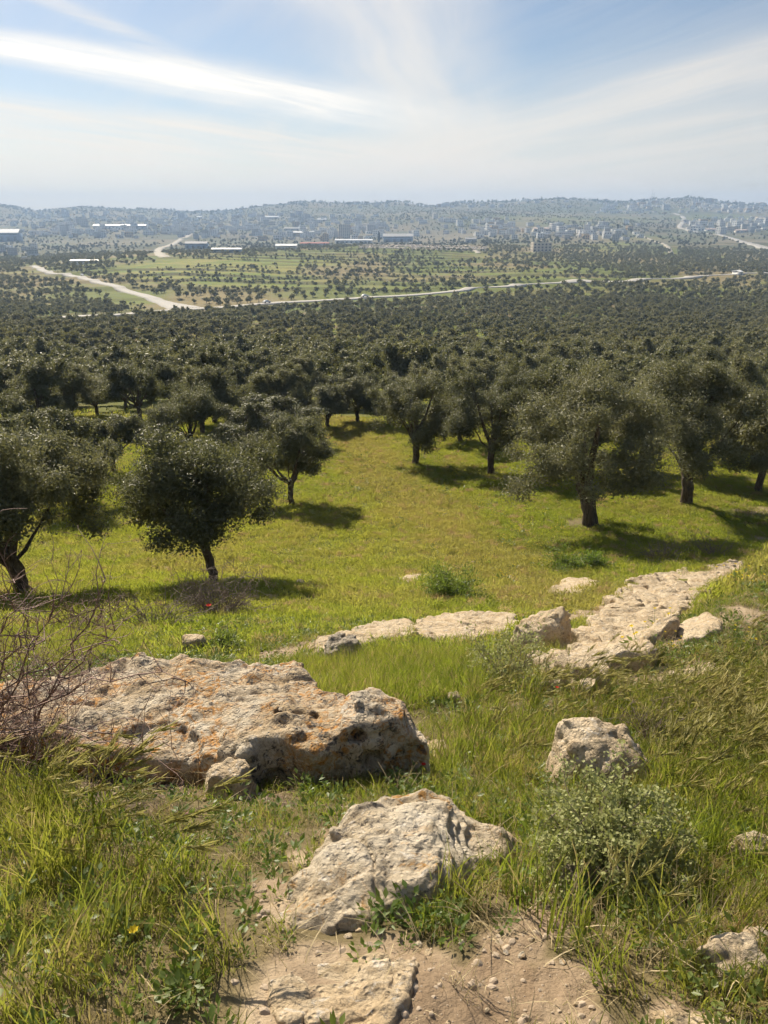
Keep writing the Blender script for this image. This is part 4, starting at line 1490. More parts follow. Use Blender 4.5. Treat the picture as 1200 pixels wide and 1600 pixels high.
rank = {}
for i in range(min(single, len(GP))):
    rank.setdefault(GROW[i], []).append((GU[i], i))
order = {}
for r_, (rw, lst) in enumerate(sorted(rank.items())):
    for c_, (u_, i) in enumerate(sorted(lst)):
        order[i] = (r_ + 1, c_ + 1)
for i in range(min(single, len(GP))):
    x, y = GP[i]
    rw, cn = order[i]
    s = rng.uniform(.80, 1.2)
    kd = GEN[i % 3] if y < 66 else MIDK[i % 4]
    put_tree(kd, x, y, s, rng.uniform(0, 6.28), 'olive tree in the %s row of the grove behind the meadow, %s from the left' % (nth(rw), nth(cn)), 'olive trees in the front rows of the grove', sz=s * rng.uniform(.85, 1.1))


def far_tree(seed, n, l, w, mat, tall=1.0, Rh=2.5, trunk=True):
    Rv = 1.75 * tall
    (V, F), C = olive_crown(seed, n, l, w, Rh, Rv, .35 + Rv, 14)
    if trunk:
        t = tubes([(np.array([[0, 0, -.4], [0, 0, 1.8]]), np.array([.2, .14]))], 4)
        tf = np.vstack([t[1][:, [0, 1, 2]], t[1][:, [0, 2, 3]]])
        return two_mat('far_tree', (V, F), M[mat], (t[0], tf), M['bark'])
    return tri_mesh('far_tree', (V, F), M[mat])


FAR1 = proto_collection('olive_form', [far_tree(970 + i, 700, .62, .36, 'olive_far') for i in range(5)])
FAR2 = proto_collection('hill_olive_form', [far_tree(980 + i, 150, 1.3, .85, 'olive_far') for i in range(5)])
FAR3 = proto_collection('hill_tree_form', [far_tree(990 + i, 90, 2.0, 1.4, 'wood_far', 1.0 + .35 * (i % 3), 2.4 - .4 * (i % 3), False) for i in range(6)])


def scatter_trees(name, P, coll, nk, smin, smax, label, cat):
    z = H(P[:, 0], P[:, 1])
    n = len(P)
    s = rng.uniform(smin, smax, n)
    S = np.stack([s, s, s * rng.uniform(.85, 1.15, n)], 1)
    rot = np.stack([np.zeros(n), np.zeros(n), rng.uniform(0, 6.28, n)], 1)
    scatter(name, np.column_stack([P, z - .05]), rot, S, rng.integers(0, nk, n), coll, label, cat)


scatter_trees('olive_grove', GP[single:], FAR1, 5, .62, .98, 'dense grey-green olive grove filling the valley floor up to the road', 'olive grove')

scatter_trees('young_olive_trees', YOUNG, FAR2, 5, .22, .48, 'small young olive trees in the strip below the valley road', 'young trees')

# the hill beyond the road
n = 15000
x, y = frustum_points(n, 425, 1130, .62)
hx = np.round(x / 6.5) * 6.5 + rng.normal(size=n) * .9; hy = np.round(y / 8.0) * 8.0 + rng.normal(size=n) * 1.0
key = np.round(x / 6.5) * 100000 + np.round(y / 8.0)
_, ui = np.unique(key, return_index=True)
hx, hy = hx[ui], hy[ui]
f = fieldness(hx, hy)
uu, vv_ = project(hx, hy, H(hx, hy))
dn = .58 + .65 * fbm2(hx / 55, hy / 55, 3, 311) + .40 * sstep(780, 1000, uu) + .35 * (1 - sstep(60, 260, uu)) - 1.0 * f
k = (rng.random(len(hx)) < dn) & road_clear(hx, hy, 2.5, 24)
k &= ~((uu > 555) & (uu < 765) & (vv_ < 391) & (vv_ > 374)) & ~((uu > 812) & (uu < 880) & (vv_ > 376) & (vv_ < 398))
scatter_trees('hillside_olive_trees', np.column_stack([hx, hy])[k], FAR2, 5, .55, .95, 'olive trees dotted in rows over the terraced hill beyond the road', 'olive trees')
# hedges and shrubs along the terrace edges
n = 60000
x, y = frustum_points(n, 430, 1120, .62)
fr, tm = terrace(x, y)
k = (fr < .16) & (tm > .4) & (fbm2(x / 60, y / 60, 2, 319) > -.2) & (rng.random(n) < .75) & road_clear(x, y, 2, 18)
scatter_trees('terrace_shrubs', np.column_stack([x, y])[k], FAR2, 5, .22, .60, 'low dark shrubs lining the terrace edges on the hill', 'shrubs')
# ------------------------------------------------------------------ buildings
M['wall_white'] = simple('white_render', (.80, .78, .74), .85, .2, .12, .4)
M['wall_stone'] = simple('pale_stone_facing', (.64, .57, .47), .9, .2, .18, .6)
M['wall_grey'] = simple('grey_concrete', (.52, .51, .49), .9, .2, .15, .5)
M['wall_tan'] = simple('tan_render', (.55, .42, .27), .9, .2, .12, .5)
M['wall_blue'] = simple('blue_grey_cladding', (.24, .31, .40), .6, .4, .12, .5)
M['roof_white'] = simple('white_sheet_roof', (.74, .74, .74), .5, .5, .06, .3)
M['roof_red'] = simple('red_tile_roof', (.42, .13, .09), .8, .3, .15, .5)
M['roof_grey'] = simple('grey_flat_roof', (.45, .44, .43), .8, .3, .12, .5)
M['roof_pink'] = simple('pale_pink_roof', (.66, .52, .44), .8, .3, .08, .5)
M['dark_glass'] = simple('dark_window', (.05, .06, .075), .15, .5, .2, 1)
M['dark_door'] = simple('dark_grey_door', (.10, .11, .12), .6, .3, .2, 1)


def facade_box(w, d, h, nx, ny, win=True, wall_i=0, win_i=1, top_i=2, wr=.45, hr=.5, par=.0):
    """one connected body: four facades with recessed windows, flat roof with parapet"""
    bm = bmesh.new()
    cache = {}

    def V(x, y, z):
        kx = (round(x, 4), round(y, 4), round(z, 4))
        if kx not in cache: cache[kx] = bm.verts.new((x, y, z))
        return cache[kx]

    def face(pts, mi):
        try:
            f = bm.faces.new([V(*p) for p in pts]); f.material_index = mi
        except ValueError:
            pass

    def side(o, e, nrm, L_, cols):
        us = [0.0]; cw = L_ / cols
        for c in range(cols):
            us += [cw * (c + .5 - wr / 2), cw * (c + .5 + wr / 2)]
        us.append(L_)
        zs = [-3.0]; fh = h / ny
        for r in range(ny):
            zs += [fh * (r + .5 - hr / 2), fh * (r + .5 + hr / 2)]
        zs.append(h)
        for a in range(len(us) - 1):
            for b in range(len(zs) - 1):
                p = [(o[0] + e[0] * uu_, o[1] + e[1] * uu_, zz) for uu_, zz in ((us[a], zs[b]), (us[a + 1], zs[b]), (us[a + 1], zs[b + 1]), (us[a], zs[b + 1]))]
                if win and a % 2 == 1 and b % 2 == 1:
                    q = [(x - nrm[0] * .25, y - nrm[1] * .25, z) for x, y, z in p]
                    for s_ in range(4):
                        face([p[s_], p[(s_ + 1) % 4], q[(s_ + 1) % 4], q[s_]], wall_i)
                    face(q, win_i)
                else:
                    face(p, wall_i)
        return us
    side((-w / 2, -d / 2), (1, 0), (0, -1), w, nx)
    side((w / 2, -d / 2), (0, 1), (1, 0), d, max(1, nx - 1))
    side((w / 2, d / 2), (-1, 0), (0, 1), w, nx)
    side((-w / 2, d / 2), (0, -1), (-1, 0), d, max(1, nx - 1))
    ring = [v for kx, v in cache.items() if abs(kx[2] - h) < 1e-4]
    ring.sort(key=lambda v: math.atan2(v.co.y / d, v.co.x / w))
    t = .3; p2 = [bm.verts.new((v.co.x, v.co.y, h + .7)) for v in ring]
    p3 = [bm.verts.new((v.co.x * (1 - 2 * t / w), v.co.y * (1 - 2 * t / d), h + .7)) for v in ring]
    p4 = [bm.verts.new((v.co.x, v.co.y, h + .1)) for v in p3]
    n = len(ring)
    for i in range(n):
        j = (i + 1) % n
        for A, B, mi in ((ring, p2, wall_i), (p2, p3, wall_i), (p3, p4, wall_i)):
            f = bm.faces.new([A[i], A[j], B[j], B[i]]); f.material_index = mi
    f = bm.faces.new(p4); f.material_index = top_i
    bmesh.ops.recalc_face_normals(bm, faces=bm.faces)
    me = bpy.data.meshes.new('house')
    bm.to_mesh(me); bm.free()
    return me


HOUSE = []
BUILT = []
for i, (w, d, h, nx, ny, wm) in enumerate([(10, 9, 6.5, 3, 2, 'wall_white'), (12, 9, 4, 3, 1, 'wall_stone'), (11, 11, 9.5, 3, 3, 'wall_white'), (14, 10, 7, 4, 2, 'wall_stone'), (9, 9, 3.8, 2, 1, 'wall_white'), (13, 12, 12, 4, 4, 'wall_grey'), (16, 10, 6.5, 4, 2, 'wall_white'), (10, 12, 7, 3, 2, 'wall_tan')]):
    me = facade_box(w, d, h, nx, ny)
    for m in (wm, 'dark_glass', 'roof_grey'): me.materials.append(M[m])
    HOUSE.append((me, h))

rh = random.Random(5)
CLUSTERS = [
    (100, 400, 337, 373, 84, 'flat roofed pale house in the hazy hillside town at left', 'houses of the left hillside town', (3.5, 7)),
    (400, 600, 338, 377, 62, 'flat roofed pale house among the sheds of the central town', 'houses of the central town', (4, 8)),
    (738, 802, 346, 373, 34, 'white block house packed on the slope right of the stone yard', 'white houses packed right of the stone yard', (4, 7)),
    (800, 985, 354, 378, 30, 'pale house along the tree belt below the right ridge', 'houses along the right tree belt', (4, 7)),
    (905, 940, 362, 372, 8, 'bright white house of the small group above the green field', 'white houses above the green field', (5, 8)),
    (945, 1195, 314, 331, 54, 'tiny pale house on the right skyline ridge', 'houses on the right skyline', (3, 6)),
    (1078, 1200, 345, 366, 26, 'white house of the village beside the right hand road', 'houses of the village beside the right road', (4, 9)),
    (560, 800, 315, 326, 12, 'tiny house on the middle skyline', 'houses on the middle skyline', (3, 5)),
    (0, 62, 386, 409, 12, 'low pale building at the far end of the side road', 'buildings at the end of the side road', (4, 8)),
]
for (u0, u1, v0, v1, n, lab, grp, (s0, s1)) in CLUSTERS:
    spots = sorted((rh.uniform(u0, u1), rh.uniform(v0, v1)) for _ in range(n))
    c = 0
    for u, v in spots:
        x, y = hit(u, v)
        if y > 4400 or y < 600: continue
        c += 1
        z = float(H(np.array([x]), np.array([y]))[0])
        me, hh = HOUSE[rh.randrange(8)]
        want = rh.uniform(s0, s1) * (y * CP) / FPX
        s = min(max(1.6 * want / max(me.vertices[0].co.x * -2, 8), .8), 2.1)
        o = link('house', me); o.location = (x, y, z - .3); o.rotation_euler = (0, 0, rh.choice((rh.uniform(.05, .45), rh.uniform(-.5, .1)))); o.scale = (s, s, min(1.5, s))
        tag(o, lab + ', %s from the left' % nth(c), 'house', grp)
        BUILT.append((x, y, 12 * s))


# the houses past the three hundred nearest, as one mass
SMALL = proto_collection('small_house_form', [HOUSE[i][0] for i in (0, 2, 4, 6, 1)])
hp = []
for (u0, u1, v0, v1, n_) in [(60, 420, 332, 368, 300), (420, 620, 336, 374, 130), (640, 800, 340, 370, 50), (800, 1000, 350, 372, 60), (930, 1200, 313, 334, 150), (1070, 1200, 340, 364, 50), (440, 900, 313, 324, 60), (0, 120, 330, 372, 60)]:
    for _ in range(n_):
        hp.append(hit(rh.uniform(u0, u1), rh.uniform(v0, v1)))
hp = np.array([h_ for h_ in hp if 1050 < h_[1] < 4350])
n = len(hp)
sc_ = rng.uniform(.7, 1.35, n)
scatter('distant_houses', np.column_stack([hp, H(hp[:, 0], hp[:, 1]) - .3]), np.column_stack([np.zeros((n, 2)), rng.uniform(-.4, .5, n)]), sc_, rng.integers(0, 5, n), SMALL, 'tiny pale houses strewn over the far slopes', 'distant houses')
for h_ in hp: BUILT.append((h_[0], h_[1], 9))


def box_vf(w, d, h, z0=0.0):
    V = np.array([(sx * w / 2, sy * d / 2, z0 + sz * h) for sz in (0, 1) for sy in (-1, 1) for sx in (-1, 1)], float)
    F = np.array([(0, 2, 3, 1), (4, 5, 7, 6), (0, 1, 5, 4), (2, 6, 7, 3), (0, 4, 6, 2), (1, 3, 7, 5)])
    return V, F


def warehouse(u, v, wpx, hpx, wall, roof, label, rot=0.0, kind='shed', doors=4, depth=.55, dist=None):
    x, y = at_dist(u, dist) if dist else hit(u, v)
    z = float(H(np.array([x]), np.array([y]))[0])
    mpp = y * CP / FPX
    w = wpx * mpp; h = hpx * mpp; d = max(w * depth, 10)
    BUILT.append((x, y, w))
    t = empty('warehouse' if kind == 'shed' else 'block_of_flats', (x, y, z), rot)
    if kind == 'shed':
        hw = h * .68
        V, F = box_vf(w, d, hw + 4, -4)
        link('wall', new_mesh('wall', V, F), M[wall], t)
        e = w * .01 + .4; rz = hw + .02
        # low pitched roof with a ridge along the building
        RV = np.array([(-w / 2 - e, -d / 2 - e, rz), (w / 2 + e, -d / 2 - e, rz), (w / 2 + e, 0, h), (-w / 2 - e, 0, h), (-w / 2 - e, d / 2 + e, rz), (w / 2 + e, d / 2 + e, rz),
                       (-w / 2 - e, -d / 2 - e, rz + .5), (w / 2 + e, -d / 2 - e, rz + .5), (w / 2 + e, 0, h + .5), (-w / 2 - e, 0, h + .5), (-w / 2 - e, d / 2 + e, rz + .5), (w / 2 + e, d / 2 + e, rz + .5)])
        RF = [(6, 7, 8, 9), (9, 8, 11, 10), (3, 2, 1, 0), (4, 5, 2, 3), (0, 1, 7, 6), (5, 4, 10, 11), (0, 6, 9, 3), (3, 9, 10, 4), (1, 2, 8, 7), (2, 5, 11, 8)]
        link('roof', new_mesh('roof', RV, RF), M[roof], t)
        V, F = box_vf(w / doors * .45, .3, hw * .55, 0)
        dm = new_mesh('door', V, F)
        for k_ in range(doors):
            o = link('door', dm, M['dark_door'], t); o.location = ((k_ + .5) / doors * w - w / 2, -d / 2 - .13, .1)
        V, F = box_vf(w * .92, .2, hw * .10, 0)
        o = link('window', new_mesh('window', V, F), M['dark_glass'], t); o.location = (0, -d / 2 - .08, hw * .80)
    else:
        me = facade_box(w, d, h, max(2, int(w / 4)), max(2, int(h / 3.2)))
        for m in (wall, 'dark_glass', roof): me.materials.append(M[m])
        link('wall', me, None, t)
        V, F = box_vf(min(4, w * .4), min(4, d * .4), 2.6, h + .1)
        link('stair_tower', new_mesh('stair_tower', V, F), M[wall], t)
    tag(t, label, 'warehouse' if kind == 'shed' else 'building')
    return t


warehouse(17, 376, 32, 17, 'wall_blue', 'roof_white', 'big blue-grey warehouse with white roof at the left edge', .05, doors=3)
warehouse(171, 357, 46, 6, 'wall_white', 'roof_white', 'long white shed with dark bays on the left hillside', 0, doors=8, depth=.3)
warehouse(212, 357, 34, 6, 'wall_grey', 'roof_white', 'pale flat shed right beside the long white one on the left hill', .1)
warehouse(308, 387, 34, 9, 'wall_blue', 'roof_grey', 'grey-blue shed just right of the winding hill road', .05)
warehouse(355, 394, 46, 6, 'wall_blue', 'roof_white', 'long low shed with white roof behind the green hill crest', 0, depth=.3)
warehouse(135, 410, 45, 3.5, 'wall_white', 'roof_white', 'long low white greenhouse beyond the end of the side road', 0, depth=.25)
warehouse(448, 390, 33, 8, 'wall_white', 'roof_white', 'white shed with blue-lit front left of the red roofed row', 0)
warehouse(462, 360, 36, 4, 'wall_grey', 'roof_grey', 'upper grey shed of the central town', 0, depth=.3)
warehouse(474, 368, 34, 6, 'wall_tan', 'roof_white', 'tan shed below the upper grey one in the central town', 0, depth=.4)
warehouse(492, 384, 44, 5, 'wall_white', 'roof_red', 'long low red roofed row in the central town', 0, depth=.3)
warehouse(509, 377, 9, 11, 'wall_tan', 'roof_grey', 'small tan tower block next to the red roofed row', 0, 'flats')
warehouse(553, 379, 58, 5, 'wall_white', 'roof_white', 'long white workshop row left of the blue hall', 0, doors=8, depth=.25)
warehouse(622, 378, 46, 12, 'wall_blue', 'roof_grey', 'dark blue hall with pale roof behind the stone yard', 0, depth=.5)
warehouse(735, 379, 17, 7, 'wall_grey', 'roof_grey', 'dark grey box shed right of the stone yard', 0, doors=2)
warehouse(850, 361, 34, 5, 'wall_stone', 'roof_pink', 'long hall with pale pink roof below the right ridge', 0, depth=.3)
warehouse(538, 372, 18, 20, 'wall_stone', 'roof_grey', 'tall pale block of flats in the central town', .1, 'flats')
warehouse(503, 346, 14, 4, 'wall_grey', 'roof_white', 'small shed with bright roof above the central town', 0, doors=2)
warehouse(1160, 363, 24, 4, 'wall_stone', 'roof_pink', 'flat hall with pink roof beside the right road', .1, depth=.3)
warehouse(1194, 346, 18, 5, 'wall_tan', 'roof_white', 'pale shed at the right edge above the village', 0, doors=2)
warehouse(1116, 361, 30, 3.5, 'wall_white', 'roof_pink', 'low pale workshop row left of the pink roofed hall', .15, depth=.2)
warehouse(845, 393, 30, 13, 'wall_stone', 'roof_grey', 'old stone house behind the lone cypress', .1, 'flats')
warehouse(425, 342, 22, 4, 'wall_white', 'roof_white', 'pale shed high on the left centre ridge', 0, doors=3, depth=.3)
warehouse(312, 342, 8, 4, 'wall_white', 'roof_white', 'bright little shed above the top of the winding road', 0, doors=1)
warehouse(1152, 429, 5, 6, 'wall_white', 'roof_white', 'small white hut beside the valley road at right', .2, doors=1)

def build_clear(x, y):
    ok = np.ones(len(x), bool)
    for bx, by, bw in BUILT:
        ok &= ~((np.abs(x - bx) < bw * .6 + 3) & (y > by - 45 - bw * .5) & (y < by + bw))
    return ok


# far hills
n = 27000
x, y = frustum_points(n, 1120, 4300, .62, .55)
q = fbm2(x / 160, y / 160, 4, 321) + .5 * fbm2(x / 700, y / 300, 2, 325)
k = (q + rng.normal(size=n) * .2 > -.12) & road_clear(x, y, 4, 60) & build_clear(x, y)
scatter_trees('far_trees', np.column_stack([x, y])[k], FAR3, 6, .40, .95, 'dark trees speckled over the far hills and along the skyline', 'far trees')

n = 1500
x, y = frustum_points(n, 3250, 3950, .62)
k = fbm2(x / 130, y / 300, 3, 331) + .25 * rng.normal(size=n) > -.1
scatter_trees('skyline_trees', np.column_stack([x, y])[k], FAR3, 6, 1.1, 2.3, 'dark trees standing along the skyline ridge', 'skyline trees')

# stone yard: blocks and rubble beyond counting
YARD = proto_collection('yard_block_form', [stone_mesh(50 + i, 1) for i in range(4)])
for ob in YARD.objects: ob.data.materials.append(M['yard'] if 'yard' in M else M.setdefault('yard', simple('cut_stone_blocks', (.62, .54, .45), .9, .2, .25, .2)))
py_ = rng.uniform(985, 1065, 1500); pu_ = rng.uniform(562, 762, 1500)
px_ = (pu_ - 600) / FPX * (py_ * CP + 35 * SP)
pp = np.column_stack([px_, py_]); zz = H(pp[:, 0], pp[:, 1]); n = len(pp)
sx = rng.uniform(.8, 2.6, n)
scatter('stone_rubble', np.column_stack([pp, zz + .4]), np.column_stack([rng.uniform(-.3, .3, (n, 2)), rng.uniform(0, 6.28, n)]), np.stack([sx, sx * rng.uniform(.6, 1.2, n), sx * rng.uniform(.5, 1.1, n)], 1), rng.integers(0, 4, n), YARD, 'pale heaps of stone blocks in the yard on the hill crest', 'stone rubble')

# lone cypress and two radio masts
def cypress(u, v, hpx, label):
    x, y = hit(u, v); z = float(H(np.array([x]), np.array([y]))[0])
    h = hpx * (y * CP) / FPX
    g = np.random.default_rng(77); n = 1500
    t = g.random(n) ** .8
    a = g.random(n) * 6.28; r = .11 * h * np.sin(np.pi * np.clip(t * .92 + .06, 0, 1)) ** .7 * np.sqrt(g.random(n))
    P = np.column_stack([r * np.cos(a), r * np.sin(a), .06 * h + t * .9 * h])
    D = np.column_stack([np.cos(a) * .4, np.sin(a) * .4, np.ones(n)]) + g.normal(size=(n, 3)) * .3
    o = empty('cypress_tree', (x, y, z))
    link('crown', tri_mesh('crown', leaves(P, D, g.normal(size=(n, 3)), np.full(n, .10 * h), np.full(n, .04 * h)), M['cypress']), None, o)
    V, F = tubes([(np.array([[0, 0, -.5], [0, 0, h * .5]]), np.array([.3, .1]))], 6)
    link('trunk', new_mesh('trunk', V, F), M['bark'], o)
    tag(o, label, 'tree')


cypress(842, 394, 17, 'lone dark cypress standing in front of the old stone house')
cypress(592, 380, 16, 'dark pointed cypress left of the blue hall')
cypress(965, 362, 11, 'slender cypress at the right end of the tree belt')


def mast(u, d, hpx, label):
    x, y = at_dist(u, d); z = float(H(np.array([x]), np.array([y]))[0])
    h = hpx * (y * CP) / FPX; b = h * .035
    o = empty('radio_mast', (x, y, z - 1))
    ln = []
    for k_ in range(3):
        a = k_ * 2.094
        ln.append((np.array([[b * math.cos(a), b * math.sin(a), 0], [b * .3 * math.cos(a), b * .3 * math.sin(a), h]]), np.array([.35, .25])))
    V, F = tubes(ln, 4); link('leg', new_mesh('leg', *(V[:8], F[:4])), M['wall_grey'], o)
    for k_ in (1, 2): link('leg', new_mesh('leg', V[k_ * 8:(k_ + 1) * 8], F[:4]), M['wall_grey'], o)
    br = []
    for s_ in range(10):
        t0, t1 = s_ / 10, (s_ + 1) / 10
        for k_ in range(3):
            a, a2 = k_ * 2.094, (k_ + 1) * 2.094
            r0, r1 = b * (1 - .7 * t0), b * (1 - .7 * t1)
            br.append((np.array([[r0 * math.cos(a), r0 * math.sin(a), t0 * h], [r1 * math.cos(a2), r1 * math.sin(a2), t1 * h]]), np.array([.18, .18])))
    V, F = tubes(br, 3); m_ = link('bracing', new_mesh('bracing', V, F), M['wall_grey'], o); m_['kind'] = 'stuff'
    tag(o, label, 'mast')


mast(1018, 3550, 17, 'tall thin radio mast on the right skyline')
mast(1021, 3560, 13, 'shorter radio mast just right of the tall one')

# cars on the roads
M['car_white'] = simple('white_car_paint', (.72, .72, .72), .3, .5, .03, 1)
M['car_dark'] = simple('dark_car_paint', (.06, .07, .09), .3, .5, .05, 1)
M['tyre'] = simple('black_tyre', (.02, .02, .02), .9, .2, .1, 3)


def car(C, frac, off, paint, label):
    i = int(frac * (len(C) - 2)); p = C[i]; t = C[i + 1] - C[i]; t = t / np.linalg.norm(t)
    q = p + np.array([-t[1], t[0]]) * off
    z = float(H(np.array([q[0]]), np.array([q[1]]))[0]) + .5
    o = empty('car', (q[0], q[1], z), math.atan2(t[1], t[0]))
    # side profile swept across the width
    prof = [(-2.1, .35), (-2.1, .85), (-1.55, .95), (-1.0, 1.42), (.45, 1.45), (1.05, .98), (1.95, .85), (2.1, .6), (2.1, .35)]
    V = [(a, s_ * (.85 if b < 1.1 else .70), b) for s_ in (-1, 1) for a, b in prof]
    m_ = len(prof)
    F = [tuple(range(m_))[::-1], tuple(range(m_, 2 * m_))] + [(k_, (k_ + 1) % m_, m_ + (k_ + 1) % m_, m_ + k_) for k_ in range(m_)]
    link('body', new_mesh('body', np.array(V), F), M[paint], o)
    for s_ in (-1, 1):
        W = np.array([(-1.30, s_ * .80, 1.02), (.78, s_ * .80, 1.02), (.38, s_ * .745, 1.36), (-.92, s_ * .745, 1.36)])
        link('window', new_mesh('window', np.vstack([W, W - [0, s_ * .05, 0]]), [(0, 1, 2, 3), (7, 6, 5, 4), (0, 4, 5, 1), (1, 5, 6, 2), (2, 6, 7, 3), (3, 7, 4, 0)]), M['dark_glass'], o)
        for wx in (-1.3, 1.3):
            V2, F2 = tubes([(np.array([[wx, s_ * .68, .33], [wx, s_ * .88, .33]]), np.array([.33, .33]))], 12)
            F3 = [tuple(f) for f in F2] + [tuple(range(12)), tuple(range(23, 11, -1))]
            link('wheel', new_mesh('wheel', V2, F3), M['tyre'], o)
    tag(o, label, 'car')


car(RC['valley'], .44, 1.5, 'car_white', 'white car on the valley road near the middle')
car(RC['valley'], .70, -1.5, 'car_dark', 'dark car on the valley road right of the middle')
car(RC['valley'], .30, 1.5, 'car_white', 'white car on the valley road near the junction')
car(RC['lane'], .35, 1.5, 'car_white', 'white car halfway along the side road at left')
car(RC['east'], .66, 2, 'car_white', 'white car on the wide road at right, left one of two')
car(RC['east'], .70, 2, 'car_white', 'white car on the wide road at right, right one of two')
car(RC['east'], .10, 2, 'car_white', 'white car at the top of the right hand road')


# ------------------------------------------------------------------ grass and herbs
def ground_z(x, y): return H(x, y)


def rots(n, tilt=.12):
    return np.column_stack([rng.normal(size=(n, 2)) * tilt, rng.uniform(0, 6.28, n)])


GR_SHORT = proto_collection('short_grass_form', [tri_mesh('g', blades(46, .085, .05, .17, .0045, .55, 400 + i), M['grass']) for i in range(5)])
GR_TALL = proto_collection('tall_grass_form', [tri_mesh('g', blades(38, .08, .12, .34, .0050, .45, 410 + i), M['grass']) for i in range(5)])
GR_MEAD = proto_collection('meadow_form', [tri_mesh('g', join(blades(60, .20, .05, .17, .012, .6, 420 + i, segs=2), blades(26, .2, .03, .09, .022, .9, 425 + i, segs=2)), M['meadow']) for i in range(5)])
GR_FAR = proto_collection('grove_grass_form', [tri_mesh('g', blades(34, .55, .10, .30, .05, .6, 430 + i, segs=2), M['meadow']) for i in range(4)])


def weed(seed, n=26, r=.05):
    g = np.random.default_rng(seed)
    a = g.random(n) * 6.28; z = g.uniform(.0, .09, n); rr = r * np.sqrt(g.random(n))
    P = np.column_stack([rr * np.cos(a), rr * np.sin(a), z])
    D = np.column_stack([np.cos(a), np.sin(a), g.uniform(.1, 1.1, n)])
    return leaves(P, D, np.tile([0, 0, 1.], (n, 1)) + g.normal(size=(n, 3)) * .4, g.uniform(.02, .055, n), g.uniform(.010, .024, n))


def weed_tuft(seed, n=60):
    g = np.random.default_rng(seed)
    a = g.random(n) * 6.28; rr = .2 * np.sqrt(g.random(n))
    P = np.column_stack([rr * np.cos(a), rr * np.sin(a), g.uniform(.02, .22, n)])
    D = np.column_stack([np.cos(a), np.sin(a), g.uniform(.2, 1.2, n)])
    return leaves(P, D, np.tile([0, 0, 1.], (n, 1)) + g.normal(size=(n, 3)) * .5, g.uniform(.05, .10, n), g.uniform(.02, .04, n))


WEED = proto_collection('weed_form', [tri_mesh('w', join(weed(440 + i), blades(10, .04, .03, .09, .003, .3, 446 + i, segs=2)), M['weed']) for i in range(5)])


def barley(seed, n=5, lean=(.30, .12)):
    g = np.random.default_rng(seed)
    VF = []
    heads = []
    for i in range(n):
        h = g.uniform(.26, .46)
        b = np.array([g.normal() * .035, g.normal() * .035, 0])
        ln = np.array([lean[0] * g.uniform(.6, 1.5), lean[1] + g.normal() * .25])
        t = np.linspace(0, 1, 6)[:, None]
        P = b + np.hstack([ln[None] * h * t ** 2.2, h * (t - .18 * t ** 3)])
        VF.append(tubes([(P, np.linspace(.0016, .001, 6))], 3))
        d = P[-1] - P[-2]; d /= np.linalg.norm(d)
        d = d + np.array([.25, .05, -.35]); d /= np.linalg.norm(d)
        hl = g.uniform(.045, .075)
        m = 20
        tt = np.repeat(np.linspace(0, 1, m // 2), 2)
        HP = P[-1] + d * (tt * hl)[:, None]
        S = g.normal(size=(m, 3)); S -= (S @ d)[:, None] * d
        HD = d[None] * 1.0 + S * .22
        heads.append(leaves(HP, HD, g.normal(size=(m, 3)), g.uniform(.035, .065, m), np.full(m, .0028)))
        heads.append(leaves(HP, d[None] + S * .3, g.normal(size=(m, 3)), np.full(m, .013), np.full(m, .006)))
    st = join(*VF)
    tf = np.vstack([st[1][:, [0, 1, 2]], st[1][:, [0, 2, 3]]])
    lv = blades(14, .05, .10, .26, .005, .55, seed + 3, (lean[0] * .4, 0))
    return join((st[0], tf), lv), join(*heads)


def barley_mesh(seed):
    a, b = barley(seed)
    return two_mat('b', a, M['grass'], b, M['barley'])


BARLEY = proto_collection('barley_form', [barley_mesh(450 + i) for i in range(5)])


def flower(seed, mat, n=9, h0=.06, h1=.16, size=.011, r=.07):
    g = np.random.default_rng(seed)
    VF = []; pet = []
    for i in range(n):
        b = np.array([g.normal() * r * .6, g.normal() * r * .6, 0]); h = g.uniform(h0, h1)
        tip = b + np.array([g.normal() * .02, g.normal() * .02, h])
        VF.append(tubes([(np.array([b, (b + tip) / 2 + g.normal(size=3) * .006, tip]), np.array([.0012, .001, .0008]))], 3))
        m = 6; a = np.arange(m) / m * 6.28 + g.random()
        D = np.column_stack([np.cos(a), np.sin(a), np.full(m, .45)])
        pet.append(leaves(np.tile(tip, (m, 1)), D, np.tile([0, 0, 1.], (m, 1)), np.full(m, size), np.full(m, size * .8)))
    st = join(*VF); tf = np.vstack([st[1][:, [0, 1, 2]], st[1][:, [0, 2, 3]]])
    w = weed(seed + 9, 18, r)
    return two_mat('f', join((st[0], tf), w), M['weed'], join(*pet), M[mat])


FLOWER = proto_collection('yellow_flower_form', [flower(460 + i, 'yellow') for i in range(4)])

# zones in the photo (u, v, radius u, radius v) where a plant is frequent


def zone(x, y, zs):
    u, v = project(x, y, H(x, y))
    u = np.clip(u, 40, 1150)
    m = np.zeros(len(x))
    for (u0, v0, ru, rv, s) in zs:
        d = np.hypot((u - u0) / ru, (v - v0) / rv)
        m = np.maximum(m, s * (1 - sstep(.65, 1.1, d)))
    return m


def sow(n, y0, y1, power=1.0, amax=.66, rock=.0, keep_bare=0.0):
    x, y = frustum_points(n, y0, y1, amax, power)
    s, tone = bareness(x, y)
    k = rng.random(n) > s * (1 - keep_bare) * 1.12
    k &= rock_dist(x, y) > rock - .022 * y * np.maximum(0, .2 + fbm2(x * 1.6, y * 1.6, 3, 505)) * (y > 3.9)
    return x[k], y[k]


